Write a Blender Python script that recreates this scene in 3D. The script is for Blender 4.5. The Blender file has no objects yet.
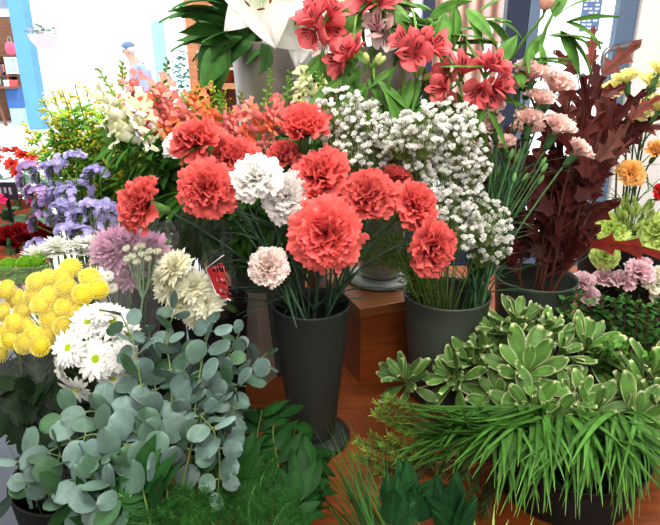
import bpy, math, random
import numpy as np
from mathutils import Matrix, Vector

random.seed(7)
RNG = np.random.default_rng(7)
SC = bpy.context.scene
COL = SC.collection
PI = math.pi

# ------------------------------------------------------------------ camera
CAMZ, PITCH, F = 1.5, math.radians(20), 571.0
FW = np.array([0, math.cos(PITCH), -math.sin(PITCH)])
UPV = np.array([0, math.sin(PITCH), math.cos(PITCH)])
RT = np.array([1.0, 0, 0])
cam = bpy.data.cameras.new('camera'); co = bpy.data.objects.new('camera', cam); COL.objects.link(co)
cam.sensor_width = 36; cam.lens = 36 * F / 660; cam.clip_start = 0.02; cam.clip_end = 200
co.location = (0, 0, CAMZ); co.rotation_euler = (math.radians(90) - PITCH, 0, 0)
SC.camera = co


def pt(px, py, Y):
    """world point at horizontal distance Y seen at that place of the photograph"""
    d = FW + (px - 330) / F * RT + (262.5 - py) / F * UPV
    d = d * (Y / d[1])
    return np.array([d[0], d[1], CAMZ + d[2]])


def depth(p):
    return float(np.dot(np.asarray(p) - np.array([0, 0, CAMZ]), FW))


def px_of(p):
    r = np.asarray(p) - np.array([0, 0, CAMZ]); z = np.dot(r, FW)
    return 330 + F * r[0] / z, 262.5 - F * np.dot(r, UPV) / z


def view_axis(ax, ay, af):
    v = ax * RT + ay * UPV - af * FW
    return v / np.linalg.norm(v)


def nrm(v):
    v = np.asarray(v, float); l = np.linalg.norm(v)
    return v / l if l > 1e-9 else np.array([0, 0, 1.0])


def lin(r, g, b):
    f = lambda c: (c / 255 / 12.92) if c / 255 <= 0.04045 else ((c / 255 + 0.055) / 1.055) ** 2.4
    return np.array([f(r), f(g), f(b)])


# ------------------------------------------------------------------ materials
def new_mat(name):
    m = bpy.data.materials.new(name); m.use_nodes = True
    nt = m.node_tree; nt.nodes.clear()
    out = nt.nodes.new('ShaderNodeOutputMaterial')
    return m, nt, out


def N(nt, t, **kw):
    n = nt.nodes.new(t)
    for k, v in kw.items():
        setattr(n, k, v)
    return n


def tint_mat(name, rough=0.6, transl=0.25, spec=0.3, nscale=60, namt=0.25, rnd=0.12, bump=0.0):
    """plant tissue: vertex tint x fine noise x a little change from plant to plant"""
    m, nt, out = new_mat(name)
    L = nt.links.new
    a = N(nt, 'ShaderNodeAttribute', attribute_name='tint')
    tc = N(nt, 'ShaderNodeTexCoord')
    no = N(nt, 'ShaderNodeTexNoise'); no.inputs['Scale'].default_value = nscale; no.inputs['Detail'].default_value = 3
    L(tc.outputs['Object'], no.inputs['Vector'])
    mr = N(nt, 'ShaderNodeMapRange'); mr.inputs[1].default_value = 0.3; mr.inputs[2].default_value = 0.7
    mr.inputs[3].default_value = 1 - namt; mr.inputs[4].default_value = 1 + namt
    L(no.outputs[0], mr.inputs[0])
    oi = N(nt, 'ShaderNodeObjectInfo')
    m2 = N(nt, 'ShaderNodeMapRange'); m2.inputs[3].default_value = 1 - rnd; m2.inputs[4].default_value = 1 + rnd
    L(oi.outputs['Random'], m2.inputs[0])
    mu = N(nt, 'ShaderNodeMath', operation='MULTIPLY'); L(mr.outputs[0], mu.inputs[0]); L(m2.outputs[0], mu.inputs[1])
    vm = N(nt, 'ShaderNodeVectorMath', operation='SCALE'); L(a.outputs['Color'], vm.inputs[0]); L(mu.outputs[0], vm.inputs['Scale'])
    p = N(nt, 'ShaderNodeBsdfPrincipled'); p.inputs['Roughness'].default_value = rough
    p.inputs['Specular IOR Level'].default_value = spec
    L(vm.outputs[0], p.inputs['Base Color'])
    if bump:
        b = N(nt, 'ShaderNodeBump'); b.inputs['Strength'].default_value = bump; b.inputs['Distance'].default_value = 0.002
        L(no.outputs[0], b.inputs['Height']); L(b.outputs[0], p.inputs['Normal'])
    if transl > 0:
        t = N(nt, 'ShaderNodeBsdfTranslucent'); L(vm.outputs[0], t.inputs['Color'])
        mx = N(nt, 'ShaderNodeMixShader'); mx.inputs[0].default_value = transl
        L(p.outputs[0], mx.inputs[1]); L(t.outputs[0], mx.inputs[2]); L(mx.outputs[0], out.inputs[0])
    else:
        L(p.outputs[0], out.inputs[0])
    return m


def plain_mat(name, col, rough=0.6, metal=0.0, spec=0.4, nscale=12, namt=0.12, stretch=(1, 1, 1), bump=0.0, space='Object'):
    m, nt, out = new_mat(name)
    L = nt.links.new
    tc = N(nt, 'ShaderNodeTexCoord'); mp = N(nt, 'ShaderNodeMapping'); mp.inputs['Scale'].default_value = stretch
    L(tc.outputs[space], mp.inputs[0])
    no = N(nt, 'ShaderNodeTexNoise'); no.inputs['Scale'].default_value = nscale; no.inputs['Detail'].default_value = 4
    L(mp.outputs[0], no.inputs['Vector'])
    mx = N(nt, 'ShaderNodeMix', data_type='RGBA')
    c = np.asarray(col)
    mx.inputs['A'].default_value = (*np.clip(c * (1 - namt), 0, 1), 1); mx.inputs['B'].default_value = (*np.clip(c * (1 + namt), 0, 1), 1)
    L(no.outputs[0], mx.inputs['Factor'])
    p = N(nt, 'ShaderNodeBsdfPrincipled'); p.inputs['Roughness'].default_value = rough; p.inputs['Metallic'].default_value = metal
    p.inputs['Specular IOR Level'].default_value = spec
    L(mx.outputs['Result'], p.inputs['Base Color'])
    if bump:
        b = N(nt, 'ShaderNodeBump'); b.inputs['Strength'].default_value = bump; b.inputs['Distance'].default_value = 0.003
        L(no.outputs[0], b.inputs['Height']); L(b.outputs[0], p.inputs['Normal'])
    L(p.outputs[0], out.inputs[0])
    return m


def wood_mat(name, c0, c1, rough=0.35):
    m, nt, out = new_mat(name)
    L = nt.links.new
    tc = N(nt, 'ShaderNodeTexCoord'); mp = N(nt, 'ShaderNodeMapping'); mp.inputs['Scale'].default_value = (1.2, 14, 14)
    L(tc.outputs['Object'], mp.inputs[0])
    no = N(nt, 'ShaderNodeTexNoise'); no.inputs['Scale'].default_value = 4; no.inputs['Detail'].default_value = 6; no.inputs['Distortion'].default_value = 1.2
    L(mp.outputs[0], no.inputs['Vector'])
    cr = N(nt, 'ShaderNodeValToRGB'); cr.color_ramp.elements[0].position = 0.3; cr.color_ramp.elements[1].position = 0.72
    cr.color_ramp.elements[0].color = (*c0, 1); cr.color_ramp.elements[1].color = (*c1, 1)
    L(no.outputs[0], cr.inputs[0])
    p = N(nt, 'ShaderNodeBsdfPrincipled'); p.inputs['Roughness'].default_value = rough
    L(cr.outputs[0], p.inputs['Base Color'])
    b = N(nt, 'ShaderNodeBump'); b.inputs['Strength'].default_value = 0.08; b.inputs['Distance'].default_value = 0.002
    L(no.outputs[0], b.inputs['Height']); L(b.outputs[0], p.inputs['Normal'])
    L(p.outputs[0], out.inputs[0])
    return m


def film_mat(name, gloss=0.07, rough=0.2, haze=0.045):
    """clear wrapping film: mostly see-through, a little milky, glints on the creases"""
    m, nt, out = new_mat(name)
    L = nt.links.new
    tr = N(nt, 'ShaderNodeBsdfTransparent'); gl = N(nt, 'ShaderNodeBsdfGlossy'); gl.inputs['Roughness'].default_value = rough
    df = N(nt, 'ShaderNodeBsdfDiffuse'); df.inputs['Color'].default_value = (0.9, 0.92, 0.95, 1)
    tc = N(nt, 'ShaderNodeTexCoord'); no = N(nt, 'ShaderNodeTexNoise'); no.inputs['Scale'].default_value = 14; no.inputs['Detail'].default_value = 3
    L(tc.outputs['Object'], no.inputs['Vector'])
    b = N(nt, 'ShaderNodeBump'); b.inputs['Strength'].default_value = 0.7; b.inputs['Distance'].default_value = 0.02
    L(no.outputs[0], b.inputs['Height']); L(b.outputs[0], gl.inputs['Normal'])
    lw = N(nt, 'ShaderNodeLayerWeight'); lw.inputs['Blend'].default_value = 0.25
    mul = N(nt, 'ShaderNodeMath', operation='MULTIPLY_ADD'); mul.inputs[1].default_value = 0.13; mul.inputs[2].default_value = gloss * 0.5
    L(lw.outputs['Facing'], mul.inputs[0])
    m1 = N(nt, 'ShaderNodeMixShader'); m1.inputs[0].default_value = haze
    L(tr.outputs[0], m1.inputs[1]); L(df.outputs[0], m1.inputs[2])
    m2 = N(nt, 'ShaderNodeMixShader'); L(mul.outputs[0], m2.inputs[0]); L(m1.outputs[0], m2.inputs[1]); L(gl.outputs[0], m2.inputs[2])
    L(m2.outputs[0], out.inputs[0])
    return m


def glass_mat(name):
    m, nt, out = new_mat(name)
    L = nt.links.new
    tr = N(nt, 'ShaderNodeBsdfTransparent'); tr.inputs['Color'].default_value = (0.95, 0.97, 0.97, 1)
    gl = N(nt, 'ShaderNodeBsdfGlossy'); gl.inputs['Roughness'].default_value = 0.02
    no = N(nt, 'ShaderNodeTexNoise'); no.inputs['Scale'].default_value = 3
    mr = N(nt, 'ShaderNodeMapRange'); mr.inputs[3].default_value = 0.04; mr.inputs[4].default_value = 0.09
    L(no.outputs[0], mr.inputs[0])
    mx = N(nt, 'ShaderNodeMixShader'); L(mr.outputs[0], mx.inputs[0]); L(tr.outputs[0], mx.inputs[1]); L(gl.outputs[0], mx.inputs[2])
    L(mx.outputs[0], out.inputs[0])
    return m


def lamp_mat(name, col, strength):
    m, nt, out = new_mat(name)
    e = N(nt, 'ShaderNodeEmission'); e.inputs[0].default_value = (*col, 1); e.inputs[1].default_value = strength
    nt.links.new(e.outputs[0], out.inputs[0])
    return m


PETAL = tint_mat('petal', rough=0.75, transl=0.36, spec=0.12, nscale=90, namt=0.12, rnd=0.07)
WHITEP = tint_mat('white_petal', rough=0.7, transl=0.32, spec=0.15, nscale=70, namt=0.05, rnd=0.03)
LEAF = tint_mat('leaf', rough=0.5, transl=0.32, spec=0.22, nscale=45, namt=0.25, rnd=0.15)
GLOSSY = tint_mat('glossy_leaf', rough=0.48, transl=0.14, spec=0.16, nscale=35, namt=0.2, rnd=0.15)
WAXY = tint_mat('waxy_leaf', rough=0.5, transl=0.15, spec=0.4, nscale=50, namt=0.22, rnd=0.12)
STEM = tint_mat('stem', rough=0.6, transl=0.0, spec=0.3, nscale=50, namt=0.2, rnd=0.1)
FILM = film_mat('clear_wrapping_film')
GLASS = glass_mat('window_glass')


# ------------------------------------------------------------------ mesh building
class MB:
    def __init__(self):
        self.v, self.f, self.c, self.n = [], [], [], 0

    def add(self, V, Fc, C):
        V = np.asarray(V, float).reshape(-1, 3)
        C = np.asarray(C, float)
        if C.ndim == 1:
            C = np.tile(C, (len(V), 1))
        self.v.append(V); self.c.append(C)
        if isinstance(Fc, np.ndarray):
            self.f.extend((Fc + self.n).tolist())
        else:
            self.f.extend([[i + self.n for i in q] for q in Fc])
        self.n += len(V)

    def mesh(self, name, mat, smooth=True):
        me = bpy.data.meshes.new(name)
        V = np.concatenate(self.v)
        me.from_pydata(V.tolist(), [], self.f)
        at = me.color_attributes.new('tint', 'FLOAT_COLOR', 'POINT')
        C = np.concatenate(self.c)
        at.data.foreach_set('color', np.column_stack([np.clip(C, 0, 1), np.ones(len(C))]).ravel())
        if smooth:
            me.polygons.foreach_set('use_smooth', [True] * len(me.polygons))
        for m_ in (mat if isinstance(mat, (list, tuple)) else [mat]):
            me.materials.append(m_)
        me.update()
        return me


_FC = {}


def gridf(nu, nv):
    if (nu, nv) not in _FC:
        i, j = np.meshgrid(np.arange(nu - 1), np.arange(nv - 1), indexing='ij')
        a = (i * nv + j).ravel()
        _FC[(nu, nv)] = np.column_stack([a, a + 1, a + nv + 1, a + nv])
    return _FC[(nu, nv)]


def frame(d, n):
    d = nrm(d); x = np.cross(d, n)
    if np.linalg.norm(x) < 1e-6:
        x = np.cross(d, [1, 0.3, 0])
    x = nrm(x); z = np.cross(x, d)
    return np.column_stack([x, d, z])


def ellip(t): return np.sqrt(np.clip(1 - (2 * t - 1) ** 2, 0, 1))
def lance(t): return np.sin(PI * np.clip(t, 0, 1) ** 0.75)
def lance2(t): return np.clip(np.sin(PI * t ** 0.6), 0, 1) ** 1.0
def obov(t): return np.clip(np.sin(PI * np.clip(t * 0.97, 0, 1) ** 1.7), 0, 1) ** 0.8 * 0.97 + 0.03 * (1 - t)
def strap(t): return np.clip(np.minimum(1, t * 6 + 0.3), 0, 1) * np.sqrt(np.clip(1 - t ** 4, 0, 1))
def fan(t): return 0.14 + 0.86 * np.clip((t - 0.25) / 0.6, 0, 1) ** 1.1


def sheet(mb, o, d, n, L, W, prof=ellip, nu=5, nv=3, curl=0.0, cpow=1.0, cup=0.0, ruf=0.0, rfreq=5.0, rph=0.0, serr=0.0, round_=0.0,
          col=(0, 0.2, 0), colf=None, S=None, twist=0.0):
    t = np.linspace(0, 1, nu)
    s = np.linspace(-1, 1, nv) if S is None else np.asarray(S)
    T, Sg = np.meshgrid(t, s, indexing='ij')
    th = curl * t ** cpow
    dy = np.cos(th); dz = np.sin(th)
    y = np.concatenate([[0], np.cumsum((dy[1:] + dy[:-1]) / 2)]) * L / (nu - 1)
    z = np.concatenate([[0], np.cumsum((dz[1:] + dz[:-1]) / 2)]) * L / (nu - 1)
    w = prof(t) * W / 2
    Xl = Sg * w[:, None]
    Yl = np.repeat(y[:, None], nv, 1)
    Zl = np.repeat(z[:, None], nv, 1)
    # across-normal direction in the bent frame
    ny = -np.sin(th)[:, None]; nz = np.cos(th)[:, None]
    off = cup * (Sg ** 2) * w[:, None]
    if ruf:
        off = off + ruf * (T ** 2) * np.sin(rfreq * Sg + rph + 2 * T)
    Yl = Yl + ny * off; Zl = Zl + nz * off
    if serr or round_:
        k = (np.arange(nv) % 2) * 2 - 1
        e = (serr * L * k[None, :] - round_ * L * Sg ** 2) * (T ** 3)
        Yl = Yl + np.cos(th)[:, None] * e; Zl = Zl + np.sin(th)[:, None] * e
    if twist:
        a = twist * T
        Xl, Zl = Xl * np.cos(a) - 0 * Zl, Zl + Xl * np.sin(a)
    V = np.stack([Xl, Yl, Zl], -1).reshape(-1, 3)
    R = frame(d, n)
    V = V @ R.T + np.asarray(o)
    C = np.asarray(col) if colf is None else colf(T.ravel(), Sg.ravel())
    mb.add(V, gridf(nu, nv), C)


def tube(mb, P, r, sides=5, col=(0.05, 0.12, 0.03), cap=False):
    P = np.asarray(P, float); n = len(P)
    r = np.linspace(r[0], r[1], n) if isinstance(r, (tuple, list)) and len(r) == 2 else np.broadcast_to(np.asarray(r, float), (n,))
    T = np.gradient(P, axis=0); T /= np.maximum(np.linalg.norm(T, axis=1, keepdims=True), 1e-9)
    ref = np.array([0.31, 0.2, 0.93]) if abs(T[0][2]) < 0.8 else np.array([0.9, 0.3, 0.1])
    A = np.cross(T, ref); A /= np.maximum(np.linalg.norm(A, axis=1, keepdims=True), 1e-9)
    B = np.cross(T, A)
    an = np.linspace(0, 2 * PI, sides, endpoint=False)
    V = P[:, None, :] + r[:, None, None] * (np.cos(an)[None, :, None] * A[:, None, :] + np.sin(an)[None, :, None] * B[:, None, :])
    f = []
    for i in range(n - 1):
        for j in range(sides):
            k = (j + 1) % sides
            f.append([i * sides + j, i * sides + k, (i + 1) * sides + k, (i + 1) * sides + j])
    if cap:
        f.append(list(range(sides))[::-1]); f.append([(n - 1) * sides + j for j in range(sides)])
    mb.add(V.reshape(-1, 3), f, col)


def bez(p0, p1, p2, n=10):
    t = np.linspace(0, 1, n)[:, None]
    return (1 - t) ** 2 * np.asarray(p0) + 2 * t * (1 - t) * np.asarray(p1) + t ** 2 * np.asarray(p2)


def ribbon(mb, P, W, col, prof=strap, fold=0.25, up=(0, 0, 1), colf=None):
    P = np.asarray(P, float); n = len(P)
    T = np.gradient(P, axis=0); T /= np.maximum(np.linalg.norm(T, axis=1, keepdims=True), 1e-9)
    S = np.cross(T, np.asarray(up, float)); S /= np.maximum(np.linalg.norm(S, axis=1, keepdims=True), 1e-9)
    Nn = np.cross(S, T)
    t = np.linspace(0, 1, n); w = prof(t) * W / 2
    V = np.stack([P - S * w[:, None] + Nn * (fold * w)[:, None], P, P + S * w[:, None] + Nn * (fold * w)[:, None]], 1).reshape(-1, 3)
    C = np.asarray(col) if colf is None else colf(np.repeat(t, 3), np.tile([-1, 0, 1], n))
    mb.add(V, gridf(n, 3), C)


def lathe(mb, prof, seg=40, col=(0.5, 0.5, 0.5), o=(0, 0, 0), closed_bottom=False):
    prof = np.asarray(prof, float); n = len(prof)
    an = np.linspace(0, 2 * PI, seg, endpoint=False)
    V = np.stack([prof[:, 0][:, None] * np.cos(an), prof[:, 0][:, None] * np.sin(an), np.repeat(prof[:, 1][:, None], seg, 1)], -1)
    f = []
    for i in range(n - 1):
        for j in range(seg):
            k = (j + 1) % seg
            f.append([i * seg + j, i * seg + k, (i + 1) * seg + k, (i + 1) * seg + j])
    mb.add(V.reshape(-1, 3) + np.asarray(o), f, col)


def blob(mb, o, r, col, axis=None, nu=5, nv=8, sq=(1, 1, 1)):
    th = np.linspace(0, PI, nu); ph = np.linspace(0, 2 * PI, nv + 1)
    T, Pp = np.meshgrid(th, ph, indexing='ij')
    V = np.stack([np.sin(T) * np.cos(Pp) * sq[0], np.sin(T) * np.sin(Pp) * sq[1], np.cos(T) * sq[2]], -1).reshape(-1, 3) * r
    if axis is not None:
        R = frame(axis, [0.3, 0.5, 0.8]); V = V[:, [0, 2, 1]] @ R.T
    mb.add(V + np.asarray(o), gridf(nu, nv + 1), col)


def box(mb, lo, hi, col=(0.5, 0.5, 0.5)):
    (x0, y0, z0), (x1, y1, z1) = lo, hi
    V = [(x0, y0, z0), (x1, y0, z0), (x1, y1, z0), (x0, y1, z0), (x0, y0, z1), (x1, y0, z1), (x1, y1, z1), (x0, y1, z1)]
    mb.add(V, [[0, 3, 2, 1], [4, 5, 6, 7], [0, 1, 5, 4], [1, 2, 6, 5], [2, 3, 7, 6], [3, 0, 4, 7]], col)


# ------------------------------------------------------------------ objects
def thing(name, label, cat, loc=(0, 0, 0), group=None, rotz=0):
    o = bpy.data.objects.new(name, None); COL.objects.link(o)
    o.empty_display_size = 0.02
    o.location = tuple(loc); o.rotation_euler = (0, 0, rotz)
    o['label'] = label; o['category'] = cat
    if group: o['group'] = group
    return o


def tag(o, label, cat, group=None, kind=None):
    if label: o['label'] = label
    if cat: o['category'] = cat
    if group: o['group'] = group
    if kind: o['kind'] = kind
    return o


def part(name, me, parent=None, M=None, label=None, kind=None):
    o = bpy.data.objects.new(name, me); COL.objects.link(o)
    o.parent = parent
    if M is not None: o.matrix_local = M
    if label: o['label'] = label
    if kind: o['kind'] = kind
    return o


def struct(name, me, M=None, label=None):
    o = bpy.data.objects.new(name, me); COL.objects.link(o)
    if M is not None: o.matrix_local = M
    o['kind'] = 'structure'
    return o


def orient(p, axis, scale=1.0, spin=0.0):
    z = nrm(axis); x = np.cross([0.12, 0.97, 0.21], z)
    x = nrm(x); y = np.cross(z, x)
    R = Matrix(np.column_stack([x, y, z]).tolist()).to_4x4()
    return Matrix.Translation(Vector(p)) @ R @ Matrix.Rotation(spin, 4, 'Z') @ Matrix.Scale(scale, 4)


def bevel(o, w=0.003, seg=2):
    m = o.modifiers.new('soft_edges', 'BEVEL'); m.width = w; m.segments = seg; m.limit_method = 'ANGLE'
    return o


ORD = ['first', 'second', 'third', 'fourth', 'fifth', 'sixth', 'seventh', 'eighth', 'ninth', 'tenth', 'eleventh', 'twelfth', 'thirteenth',
       'fourteenth', 'fifteenth', 'sixteenth', 'seventeenth', 'eighteenth', 'nineteenth', 'twentieth']


def rank_label(items, fmt, ends=True):
    """items: [(object, px)]; fmt has {} for the place counted from the left of the photo"""
    items = sorted(items, key=lambda q: q[1])
    for i, (o, _) in enumerate(items):
        w = 'leftmost' if i == 0 else 'rightmost' if i == len(items) - 1 else (ORD[i] + ' from the left')
        o['label'] = fmt.format(w)


def jit(a): return RNG.normal(0, a)
def uni(a, b): return float(RNG.uniform(a, b))


# ------------------------------------------------------------------ flower heads (axis +Z)
def carnation_head(c_edge, c_in, seed, spread=1.0, npet=46, up=False):
    """unit: about 1 across"""
    r = np.random.default_rng(seed)
    mb = MB()
    for i in range(npet):
        u = i / npet
        a = i * 2.39996 + r.normal(0, 0.15)
        tilt = (1.08 - 0.95 * u) * spread + r.normal(0, 0.14)
        L = 0.56 - 0.20 * u + r.normal(0, 0.02)
        curl = -(0.75 - 0.55 * u) + r.normal(0, 0.15)
        if up:
            tilt *= 0.62; curl *= 0.6
        d = np.array([math.sin(tilt) * math.cos(a), math.sin(tilt) * math.sin(a), math.cos(tilt)])
        n = np.array([-math.cos(tilt) * math.cos(a), -math.cos(tilt) * math.sin(a), math.sin(tilt)])
        v = r.uniform(0.88, 1.1)
        ci, ce = np.asarray(c_in) * v, np.asarray(c_edge) * v

        def colf(T, S):
            k = np.clip(T * 1.25 - 0.2, 0, 1)[:, None]
            return ci * (1 - k) + ce * k
        rr = r.normal(0, 0.35)
        dd = d + rr * 0.4 * np.cross(d, n)
        sheet(mb, (0, 0, -0.02 + 0.10 * u), dd, n, L, L * r.uniform(0.95, 1.3), fan, 9, 17, curl=curl, cpow=1.5, cup=r.uniform(-0.1, 0.5) * u,
              ruf=r.uniform(0.035, 0.085), rfreq=r.uniform(4, 10), rph=r.uniform(0, 6), serr=0.035, round_=0.12, colf=colf)
    return mb.mesh('carnation_petals', PETAL)


def calyx_mesh(col=lin(95, 135, 75)):
    mb = MB()
    lathe(mb, [(0.02, -0.42), (0.075, -0.40), (0.095, -0.25), (0.11, -0.08), (0.14, 0.04)], 10, col)
    for k in range(5):
        a = k * 2 * PI / 5
        sheet(mb, (0.11 * math.cos(a), 0.11 * math.sin(a), -0.05), (0.35 * math.cos(a), 0.35 * math.sin(a), 1), (-math.cos(a), -math.sin(a), 0.3),
              0.17, 0.1, lance, 4, 3, col=col * 1.1)
    return mb.mesh('calyx', STEM)


def pompon_head(c, c2, seed, n=120, flat=0.62):
    r = np.random.default_rng(seed); mb = MB()
    blob(mb, (0, 0, 0.02), 0.40, np.asarray(c) * 0.85, sq=(1, 1, flat), nu=6, nv=10)
    for i in range(n):
        z = 1 - 1.55 * (i + 0.5) / n
        rad = math.sqrt(max(0, 1 - z * z)); a = i * 2.39996
        p = np.array([rad * math.cos(a), rad * math.sin(a), z * flat])
        nn = nrm([p[0], p[1], p[2] / flat / flat])
        tang = nrm(np.array([p[0], p[1], 0]) + 1e-4)
        u = (1 - z) / 1.55
        d = nrm(nn * (0.9 - 0.45 * u) + tang * (0.2 + 0.5 * u))
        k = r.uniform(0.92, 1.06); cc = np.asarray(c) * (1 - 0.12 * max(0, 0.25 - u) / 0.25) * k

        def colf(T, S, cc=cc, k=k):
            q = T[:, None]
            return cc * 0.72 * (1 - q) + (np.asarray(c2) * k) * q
        nrmv = nrm(np.cross(np.cross(d, [0, 0, 1.0]), d)) if abs(d[2]) < 0.99 else np.array([1.0, 0, 0])
        sheet(mb, p * 0.36, d, nrmv, 0.15, 0.105 if u > 0.12 else 0.06, obov, 4, 3, curl=0.5, cup=0.4, colf=colf)
    return mb.mesh('pompon_petals', PETAL)


def mum_head(c, c2, seed, rings=6, n0=20, W=0.075, incurve=0.5, cdisc=None):
    r = np.random.default_rng(seed); mb = MB()
    for k in range(rings):
        u = k / max(1, rings - 1)
        tilt0 = 1.6 - 1.25 * u; L0 = 0.52 - 0.26 * u
        for i in range(n0 - int(u * n0 * 0.4)):
            a = (i + 0.5 * (k % 2) + r.normal(0, 0.15)) * 2 * PI / (n0 - int(u * n0 * 0.4))
            tilt = tilt0 + r.normal(0, 0.1)
            d = np.array([math.sin(tilt) * math.cos(a), math.sin(tilt) * math.sin(a), math.cos(tilt)])
            n = np.array([-math.cos(tilt) * math.cos(a), -math.cos(tilt) * math.sin(a), math.sin(tilt)])
            v = r.uniform(0.9, 1.06)

            def colf(T, S, v=v):
                q = T[:, None]
                return (np.asarray(c2) * (1 - q) + np.asarray(c) * q) * v
            sheet(mb, (0, 0, 0.03 * k), d, n, L0 * r.uniform(0.88, 1.08), W, obov, 5, 3, curl=incurve * r.uniform(0.5, 1.4), cup=0.5, colf=colf)
    me = mb.mesh('mum_petals', WHITEP)
    return me


def disc_mesh(col, r0=0.14, h=0.07, bumps=60):
    mb = MB(); rr = np.random.default_rng(3)
    blob(mb, (0, 0, 0), r0, np.asarray(col) * 0.8, sq=(1, 1, h / r0), nu=6, nv=14)
    for i in range(bumps):
        a = i * 2.39996; q = math.sqrt((i + 0.5) / bumps)
        blob(mb, (r0 * q * math.cos(a), r0 * q * math.sin(a), h * math.sqrt(max(0, 1 - q * q))), 0.016, np.asarray(col) * rr.uniform(0.85, 1.2), nu=4, nv=5)
    return mb.mesh('flower_disc', STEM)


def daisy_head(seed):
    r = np.random.default_rng(seed); mb = MB()
    for k, (n, L, z, tl) in enumerate([(19, 0.5, 0.0, 1.58), (17, 0.46, 0.02, 1.42), (11, 0.36, 0.035, 1.25)]):
        for i in range(n):
            a = (i + 0.5 * k + r.normal(0, 0.12)) * 2 * PI / n
            tilt = tl + r.normal(0, 0.07)
            d = np.array([math.sin(tilt) * math.cos(a), math.sin(tilt) * math.sin(a), math.cos(tilt)])
            nn = np.array([-math.cos(tilt) * math.cos(a), -math.cos(tilt) * math.sin(a), math.sin(tilt)])
            sheet(mb, (0.07 * math.cos(a), 0.07 * math.sin(a), z), d, nn, (L - 0.05) * r.uniform(0.93, 1.05), 0.125, strap, 6, 5,
                  curl=r.normal(-0.2, 0.15), cup=0.25, round_=0.03, col=np.array([0.86, 0.86, 0.84]) * r.uniform(0.95, 1.03))
    return mb.mesh('daisy_petals', WHITEP)


def snap_floret(c, c2, seed):
    """axis +Z, about 1 long"""
    r = np.random.default_rng(seed); mb = MB()
    c = np.asarray(c); c2 = np.asarray(c2)
    lathe(mb, [(0.05, -0.55), (0.15, -0.45), (0.17, -0.2), (0.22, 0.05)], 8, c * 0.95)
    for a, L, W in ((1.1, 0.5, 0.5), (2.05, 0.5, 0.5), (-0.6, 0.42, 0.42), (-1.57, 0.42, 0.45), (-2.55, 0.42, 0.42)):
        tilt = 0.55 if a > 0 else 0.8
        d = np.array([math.sin(tilt) * math.cos(a), math.sin(tilt) * math.sin(a), math.cos(tilt)])
        n = np.array([-math.cos(tilt) * math.cos(a), -math.cos(tilt) * math.sin(a), math.sin(tilt)])
        v = r.uniform(0.9, 1.1)

        def colf(T, S, v=v):
            q = T[:, None]
            return (c2 * (1 - q) + c * q) * v
        sheet(mb, (0.17 * math.cos(a), 0.17 * math.sin(a), -0.02), d, n, L, W, fan, 6, 7, curl=-1.0, cpow=1.4, ruf=0.06, rfreq=5, rph=r.uniform(0, 6),
              round_=0.18, colf=colf)
    blob(mb, (0, -0.10, 0.10), 0.10, c * .5 + c2 * .5, nu=5, nv=8, sq=(1.2, 0.8, 0.8))
    return mb.mesh('snapdragon_floret', PETAL)


def alstro_floret(c, c2, seed):
    r = np.random.default_rng(seed); mb = MB(); c = np.asarray(c); c2 = np.asarray(c2)
    for k in range(6):
        a = k * PI / 3 + r.normal(0, 0.06); inner = k % 2
        tilt = (0.38 if inner else 0.50) + r.normal(0, 0.06)
        d = np.array([math.sin(tilt) * math.cos(a), math.sin(tilt) * math.sin(a), math.cos(tilt)])
        n = np.array([-math.cos(tilt) * math.cos(a), -math.cos(tilt) * math.sin(a), math.sin(tilt)])
        v = r.uniform(0.88, 1.1)

        def colf(T, S, inner=inner, v=v):
            q = np.clip(T * 1.4 - 0.15, 0, 1)[:, None]
            base = (c2 * (1 - q) + c * q) * v
            if inner:
                st = ((np.abs(np.abs(S) - 0.33) < 0.12) & (T > 0.35) & (T < 0.75) & (np.sin(T * 60) > -0.3))[:, None]
                base = np.where(st, np.array([0.06, 0.004, 0.006]), base)
            return base
        sheet(mb, (0, 0, 0), d, n, 0.92 if inner else 0.86, 0.36 if inner else 0.66, obov, 10, 7, curl=-0.75 if not inner else -0.55, cpow=1.5, cup=-0.25 if not inner else 0.15,
              ruf=0.02, rfreq=3, rph=r.uniform(0, 6), colf=colf)
    for k in range(5):
        a = r.uniform(0, 6.28)
        P = bez((0, 0, 0.05), (0.05 * math.cos(a), 0.05 * math.sin(a), 0.4), (0.16 * math.cos(a), 0.16 * math.sin(a), 0.62), 5)
        tube(mb, P, 0.012, 4, c * 0.8); blob(mb, P[-1], 0.03, (0.12, 0.10, 0.03), nu=4, nv=5)
    lathe(mb, [(0.03, -0.16), (0.07, -0.12), (0.06, -0.02), (0.05, 0.05)], 7, lin(110, 140, 60))
    return mb.mesh('alstroemeria_petals', PETAL)


# ------------------------------------------------------------------ setting
M_FLOOR = plain_mat('grey_floor', lin(88, 94, 106), 0.45, nscale=5, namt=0.08)
M_PAVE = plain_mat('pale_pavement', lin(215, 215, 218), 0.8, nscale=2, namt=0.05)
M_WALL = plain_mat('white_wall_paint', lin(240, 236, 234), 0.8, nscale=4, namt=0.03)
M_CEIL = plain_mat('ceiling_paint', lin(225, 225, 222), 0.9, nscale=4, namt=0.03)
M_FRAME = plain_mat('dark_window_frame', lin(52, 62, 85), 0.35, nscale=8, namt=0.15)
M_FRAMEB = plain_mat('blue_grey_frame', lin(105, 125, 150), 0.4, nscale=8, namt=0.1)
M_STEEL = plain_mat('brushed_steel', lin(150, 150, 155), 0.3, metal=0.9, nscale=30, namt=0.1, stretch=(1, 1, 0.1))
M_OUTW = plain_mat('sunlit_plaster', lin(235, 233, 230), 0.9, nscale=1.5, namt=0.04)
M_PILLAR = plain_mat('blue_pillar_paint', lin(94, 144, 192), 0.7, nscale=3, namt=0.08)


def boxmesh(name, lo, hi, mat):
    mb = MB(); box(mb, lo, hi); return mb.mesh(name, mat, smooth=False)


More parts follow.
